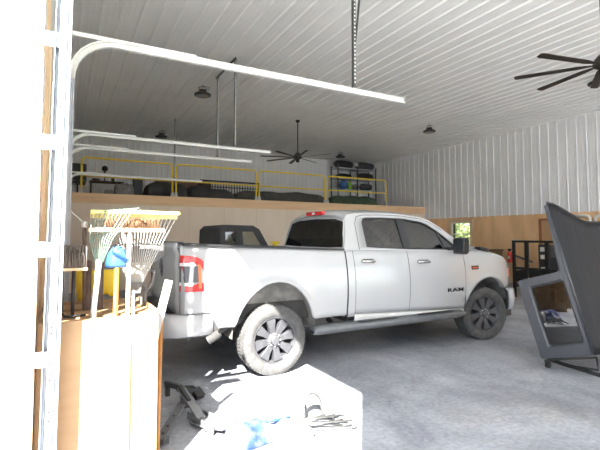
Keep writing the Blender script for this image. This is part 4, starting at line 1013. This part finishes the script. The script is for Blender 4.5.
# brown tubular handles
def pole(lab, x, y, z1, mat, r=.016, x2=None, nm='wooden_handle', cat='handle'):
    m = MB(); m.tube([(x, y, .0), (x2 if x2 is not None else x, y, z1 - .01), (x2 if x2 is not None else x, y, z1)], [r, r, r * .7], 12); return tag(m.build(nm, mat, base=(x, y, 0)), lab, cat)
def shovel(lab, x, y, z, wd, ht, mat, hmat, x2=None, cat='shovel', ragged=False, name='scoop_shovel', hr=.014, band=None, ztop=None, r2=False):
    t = thing(name, lab, cat, (x, y, 0)); xt = x if x2 is None else x2
    m = MB(); m.tube([(x, y + .02, .0), (xt, y + .015, z + .03)], hr, 10); m.build('handle', hmat, t)
    rows = []
    for i in range(11):
        u = -1 + i / 5; row = []
        for j in range(9):
            v = j / 8
            if ragged: top = ht; bot = -.03 * (.5 + .5 * math.sin(9 * u)) - (.04 if u < -.2 else 0); hw_ = wd * (1 - .12 * (1 - v))
            elif r2: top = ht * math.sqrt(max(0, 1 - (u * .98) ** 2)); bot = 0; hw_ = wd
            else: top = ht; bot = 0; hw_ = wd * (.55 + .45 * min(1, v * 2.5))
            row.append(V((xt + u * hw_, y + .035 * u * u - .02 * math.sin(v * 3), z + lerp(bot, top, v))))
        rows.append(row)
    m = MB(); m.smooth = True; m.grid(rows); bl = m.build('blade', mat, t, solid=.006)
    if band:
        m = MB(); m.bar((xt - wd * .5, y - .035, z + ht * .75), (xt + wd * .95, y - .03, z + ht * .35), .012, .035, (0, 1, 0)); m.build('stiffening_rib', band, bl)
    return t
pole('dark brown round pole just left of the thick white rake handle', .155, TY2, 1.50, 'brown', .02, nm='wooden_pole', cat='pole')
pole('dark brown round pole just right of the thick white rake handle', .238, TY2, 1.50, 'brown', .02, nm='wooden_pole', cat='pole')
shovel('blue rounded scoop with an orange handle, left of the broom handle', .300, TY1, 1.465, .074, .145, 'blue', 'orange', .315, band='bluedark', r2=True, hr=.017)
shovel('yellow plastic scoop with a ragged lower edge, low behind the brown poles', .215, 3.56, 1.235, .145, .185, 'rakeyellow', 'greyh', None, ragged=True)
shovel('dark grey snow shovel head behind the tines of the wide leaf rake', .55, 3.56, 1.47, .18, .14, 'greyp', 'greyh', None, name='snow_shovel')
# grey bristle broom on the left
yk = 3.25; t = thing('push_broom', 'grey-brown bristle broom in the shade beside the near door track', 'broom', (.06, yk, 0))
m = MB(); m.tube([(.055, TY2, .0), (.055, 3.44, 1.17), (.055, yk, 1.45)], .014, 8); m.build('handle', 'greyh', t)
m = MB(); m.box(-.055, yk - .035, 1.442, .138, yk + .035, 1.462); m.build('broom_block', 'lumber', t, bevel=.004)
bristles('bristles', 'bristle2', -.05, .133, yk, 1.462, 1.615, t, .022, 5)
pole('weathered grey pole at the left end of the tool organizer beside the door track', .0, TY2, 1.45, 'greyh', .014, -.02, nm='wooden_pole', cat='pole')
# thin hoe with dark handle
t = thing('garden_hoe', 'thin hoe with a dark handle and slanted pale blade, left of the leaf rakes', 'hoe', (.13, 3.28, 0))
m = MB(); m.tube([(.125, TY2, .0), (.13, 3.44, 1.16), (.118, 3.3, 1.60), (.112, 3.28, 1.76)], .013, 8); m.build('handle', 'brown', t)
m = MB(); m.tube([(.108, 3.28, 1.77), (.02, 3.28, 1.86)], .0045, 6); m.lathe([(.017, 0), (.017, .04)], Matrix.Translation((.112, 3.28, 1.74)), 10); m.build('hoe_neck', 'whiteh', t)
# pry bar lying on the organizer
m = MB(); m.tube([(-.01, 3.175, 1.17), (.0, 3.17, 1.148), (.05, 3.14, 1.148), (.08, 3.165, 1.148), (.13, 3.172, 1.148)], .008, 8); m.tube([(.05, 3.16, 1.15), (.052, 3.20, 1.40), (.052, 3.235, 1.44)], .010, 8)
tag(m.build('iron_hook', 'darkmetal', base=(.05, 3.17, 1.14)), 'dark iron hook tool standing on the front edge of the organizer top', 'hook')
# pale plank, grey shovel, orange handle at the right end
m = MB(); m.bar((.57, 3.115, .95), (.665, 3.115, 1.36), .055, .014, (0, 1, 0)); m.bar((.50, 3.115, .03), (.57, 3.115, .95), .03, .014, (0, 1, 0)); tag(m.build('plank', 'whiteh', base=(.55, 3.115, 0)), 'pale flat slat leaning out of the right end of the organizer', 'plank')
t = thing('garden_spade', 'grey spade with a curved grip behind the pale slat', 'spade', (.5, TY2, 0))
m = MB(); m.tube([(.50, TY2, .0), (.56, TY2, 1.26)], .014, 8); m.build('handle', 'greyh', t)
m = MB(); m.tube([(.56, TY2, 1.25), (.61, TY2, 1.31), (.625, TY2, 1.40), (.58, TY2, 1.42), (.53, TY2, 1.36), (.56, TY2, 1.25)], .015, 8); m.build('grip', 'greyp', t)
pole('orange round pole leaning against the right end of the organizer', .622, 3.22, 1.10, 'orange', .0165, .634, nm='garden_stake', cat='pole')
pole('short thin pale pole between the broom and the orange scoop', .44, TY1 + .005, 1.30, 'whiteh', .010, .425, nm='garden_stake', cat='pole')

for o in list(C.objects):      # the whole organizer group stands a little further in
    if o.name not in N_ORG and o.parent is None: o.location += V((.012, .13, 0))

# ------------------------------------------------------------ things on the sunlit floor
t = thing('camping_chair', 'folded camping chair with blue and white fabric lying in the sun patch', 'camping chair', (1.6, 3.35, 0))
rnd = random.Random(3); g = []
for i in range(27):
    u = i / 26; row = []
    for j in range(15):
        v = j / 14; e = max(0, (1 - abs(2 * v - 1) ** 3)) ** .5 * max(0, (1 - abs(2 * u - 1) ** 5)) ** .5
        h = .012 + .10 * e * (1 + .45 * math.sin(11 * u + 4 * v) * math.cos(9 * v - 3 * u)) + .02 * math.sin(27 * u + 8 * v) * e
        c = V((1.22, 3.50, 0)).lerp(V((1.92, 3.36, 0)), u); nrm = V((.2, 1, 0)).normalized()
        row.append(c + nrm * ((v - .5) * (.44 - .16 * u + .05 * math.sin(9 * u))) + V((0, 0, h)))
    g.append(row)
m = MB(); m.smooth = True; m.grid(g); m.build('seat_fabric', 'fabric', t, solid=.006)
fa, fb = V((1.74, 3.42, 0)), V((2.24, 3.29, 0))
for k in range(7):
    a = fa + V((.015 * (k % 3), (k - 3) * .022, .03 + .028 * (k % 3))); b = fb + V((.04 * math.sin(k * 2.1), (k - 3) * .046, .022 + .022 * ((k + 1) % 3)))
    m = MB(); m.tube([a, b], .0085, 8); p_ = m.build('pole', 'galv_dark', t)
    m = MB(); m.tube([b - (b - a) * .03, b + (b - a) * .05], .017, 8); m.build('foot_cap', 'greyp', p_)
m = MB(); m.tube([fa + V((-.3, .02, .12)), fa + V((-.1, -.06, .14)), fa + V((.1, .02, .10))], .012, 6); m.build('strap', 'bluedark', t)
# curved plastic guard
t = thing('trimmer_guard', 'curved grey plastic guard standing up behind the folded chair rods', 'guard', (2.1, 3.6, 0))
rows = []
for k in range(13):
    a = PI * (.98 - k / 12 * .98); c = V((2.07, 3.56, .0)); r = .10
    p = c + V((.10 * math.cos(a), .03 * math.sin(a), .06 + .13 * math.sin(a))) if k < 12 else c + V((.11, 0, .0))
    rows.append([p + V((-.03, -.05, 0)), p + V((0, 0, .008)), p + V((.03, .05, 0))])
rows.append([V((2.16, 3.52, .0)), V((2.18, 3.56, .0)), V((2.2, 3.60, .0))])
m = MB(); m.smooth = True; m.grid(rows); m.build('guard_shell', 'greyp', t, solid=.012)
m = MB(); m.tube([(2.0, 3.56, .0), (2.0, 3.58, .14), (2.04, 3.58, .19)], .012, 8); m.tube([(1.99, 3.52, .010), (2.19, 3.54, .010)], .009, 6); m.build('guard_stem', 'galv_dark', t)
# steel hitch assembly
t = thing('hitch_rack', 'folded steel hitch rack with perforated arms lying on the floor beside the tool organizer', 'hitch rack', (1.05, 4.0, 0))
def arm(pts, w, h, mat, nm):
    m = MB()
    for a, b in zip(pts, pts[1:]): m.bar(a, b, w, h)
    m.build(nm, mat, t)
arm([(1.00, 4.86, .10), (1.06, 4.50, .16), (1.05, 4.30, .20)], .035, .05, 'galv_dark', 'draw_bar')
arm([(1.03, 4.42, .17), (1.20, 4.44, .13), (1.24, 4.36, .07)], .10, .05, 'darkmetal', 'pivot_knuckle')
arm([(1.04, 4.36, .20), (1.07, 4.02, .14), (1.10, 3.85, .08)], .075, .02, 'stepgrey', 'perforated_arm')
arm([(1.03, 4.34, .222), (1.055, 4.08, .165)], .03, .02, 'darkmetal', 'slide_bar')
arm([(.72, 3.66, .06), (.86, 3.92, .08), (1.00, 4.16, .11)], .07, .02, 'stepgrey', 'folded_leg')
m = MB()
for u in (.1, .3, .6): p = V((.72, 3.66, .071)).lerp(V((1.0, 4.16, .121)), u); m.lathe([(.010, 0), (.010, .006)], Matrix.Translation(p), 10)
m.build('bolt_row', 'darkmetal', t)
m = MB(); m.prism([(1.02, 4.02), (1.16, 4.0), (1.30, 3.82), (1.36, 3.68), (1.28, 3.60), (1.20, 3.58), (1.10, 3.70), (1.03, 3.86)], .03, .045, lambda a, b, c: V((a, b, c + .05 * (4.0 - b)))); 
m.bar((1.02, 4.0, .07), (1.14, 3.62, .05), .015, .06); m.bar((1.16, 4.0, .06), (1.36, 3.68, .05), .015, .05); m.build('mounting_plate', 'stepgrey', t)
m = MB()
for x, y in ((1.12, 3.9), (1.19, 3.83), (1.15, 3.76), (1.25, 3.72), (1.19, 3.68), (1.28, 3.80), (1.08, 3.84)): m.lathe([(.013, 0), (.013, .006)], Matrix.Translation((x, y, .052 + .05 * (4 - y) - .005)), 10)
m.build('bolt_heads', 'galv', t)
arm([(1.25, 3.60, .04), (1.33, 3.55, .03)], .07, .05, 'greyp', 'end_cap')
for b in ((1.05, 4.34, 0, 1.15, 4.42, .12), (.98, 4.74, 0, 1.02, 4.82, .09), (.74, 3.68, 0, .79, 3.73, .05), (1.10, 3.72, 0, 1.16, 3.76, .035)): MB().box(*b).build('support_foot', 'galv_dark', t)
def pebble(x, y, r, lab):
    m = MB(); m.smooth = True; m.lathe([(r * .3, 0), (r, r * .3), (r * .8, r * .7), (r * .2, r * .9)], Matrix.Translation((x, y, 0)), 9); tag(m.build('stone_chip', 'greyp', base=(x, y, 0)), lab, 'debris', 'loose chips on the sunlit floor')
pebble(1.24, 4.02, .03, 'small grey chip on the sunlit floor between the hitch rack and the truck wheel')
pebble(1.62, 3.68, .03, 'small grey chip on the sunlit floor just behind the blue camping chair fabric')

# ------------------------------------------------------------ trees beyond the far window
def tree(x, y, z0, r, h, lab, seed):
    rnd = random.Random(seed); t = thing('tree', lab, 'tree', (x, y, z0), 'trees outside the far window')
    m = MB(); m.tube([(x, y, z0), (x + .1, y, z0 + h * .4), (x, y + .1, z0 + h * .8)], [.16, .12, .05], 8); m.build('trunk', 'bark', t)
    m = MB()
    for k in range(2600):
        d = V((rnd.gauss(0, 1), rnd.gauss(0, 1), rnd.gauss(0, 1))).normalized() * (rnd.random() ** .4); c = V((x + d.x * r, y + d.y * r, z0 + h * .55 + d.z * h * .45))
        a = V((rnd.gauss(0, 1), rnd.gauss(0, 1), rnd.gauss(0, 1))).normalized() * .13; b = a.cross(V((rnd.gauss(0, 1), rnd.gauss(0, 1), rnd.gauss(0, 1)))).normalized() * .08
        m.add([c - a, c + b, c + a, c - b], [(0, 1, 2, 3)])
    m.build('foliage', 'leaf', t, fixn=False)
tree(19.5, 16.3, -.6, 2.2, 3.8, 'leafy tree right outside the far window', 11)
tree(21.5, 21.0, -.6, 1.8, 3.4, 'smaller leafy tree farther off beyond the far window, left of the nearer one', 12)

# ------------------------------------------------------------ light, sky, camera
sc = bpy.context.scene
sd = bpy.data.lights.new('sun', 'SUN'); sd.energy = 34; sd.angle = .009; sd.color = (1, .975, .94)
so = bpy.data.objects.new('sun', sd); C.objects.link(so); so.rotation_euler = V((.6, .8, -.851)).to_track_quat('-Z', 'Y').to_euler(); so.location = (-6, -8, 10)
w = bpy.data.worlds.new('world'); sc.world = w; w.use_nodes = True; bg = w.node_tree.nodes['Background']
bg.inputs[0].default_value = (.80, .90, 1, 1); bg.inputs[1].default_value = 5.2
for y0, y1, zt in OP[:2]:      # daylight portals in the open doorways, the added one too
    ld = bpy.data.lights.new('doorway_portal', 'AREA'); ld.shape = 'RECTANGLE'; ld.size = zt; ld.size_y = y1 - y0; ld.cycles.is_portal = True
    lo = bpy.data.objects.new('doorway_portal', ld); C.objects.link(lo); lo.location = (-.33, (y0 + y1) / 2, zt / 2)
    lo.rotation_euler = (0, -PI / 2, 0)
for x0, x1, zt in OR:
    ld = bpy.data.lights.new('doorway_portal', 'AREA'); ld.shape = 'RECTANGLE'; ld.size = x1 - x0; ld.size_y = zt; ld.cycles.is_portal = True
    lo = bpy.data.objects.new('doorway_portal', ld); C.objects.link(lo); lo.location = ((x0 + x1) / 2, YR - .16, zt / 2)
    lo.rotation_euler = (PI / 2, 0, 0)
cd = bpy.data.cameras.new('camera'); cd.sensor_width = 36; cd.lens = 434 / 600 * 36; cd.shift_y = -(225 - 213.255) / 600; cd.clip_start = .05
co = bpy.data.objects.new('camera', cd); C.objects.link(co); co.location = (0, 0, 1.68)
yaw = math.radians(61.5); co.rotation_euler = (PI / 2 + math.radians(3), 0, yaw - PI / 2); sc.camera = co
vs = sc.view_settings; vs.view_transform = 'Standard'; vs.look = 'None'; vs.gamma = 1; vs.use_curve_mapping = False; vs.exposure = .42
cy = sc.cycles; cy.max_bounces = 12; cy.diffuse_bounces = 10; cy.glossy_bounces = 4; cy.transparent_max_bounces = 12; cy.use_denoising = True; cy.sample_clamp_indirect = 12; cy.caustics_reflective = False; cy.caustics_refractive = False
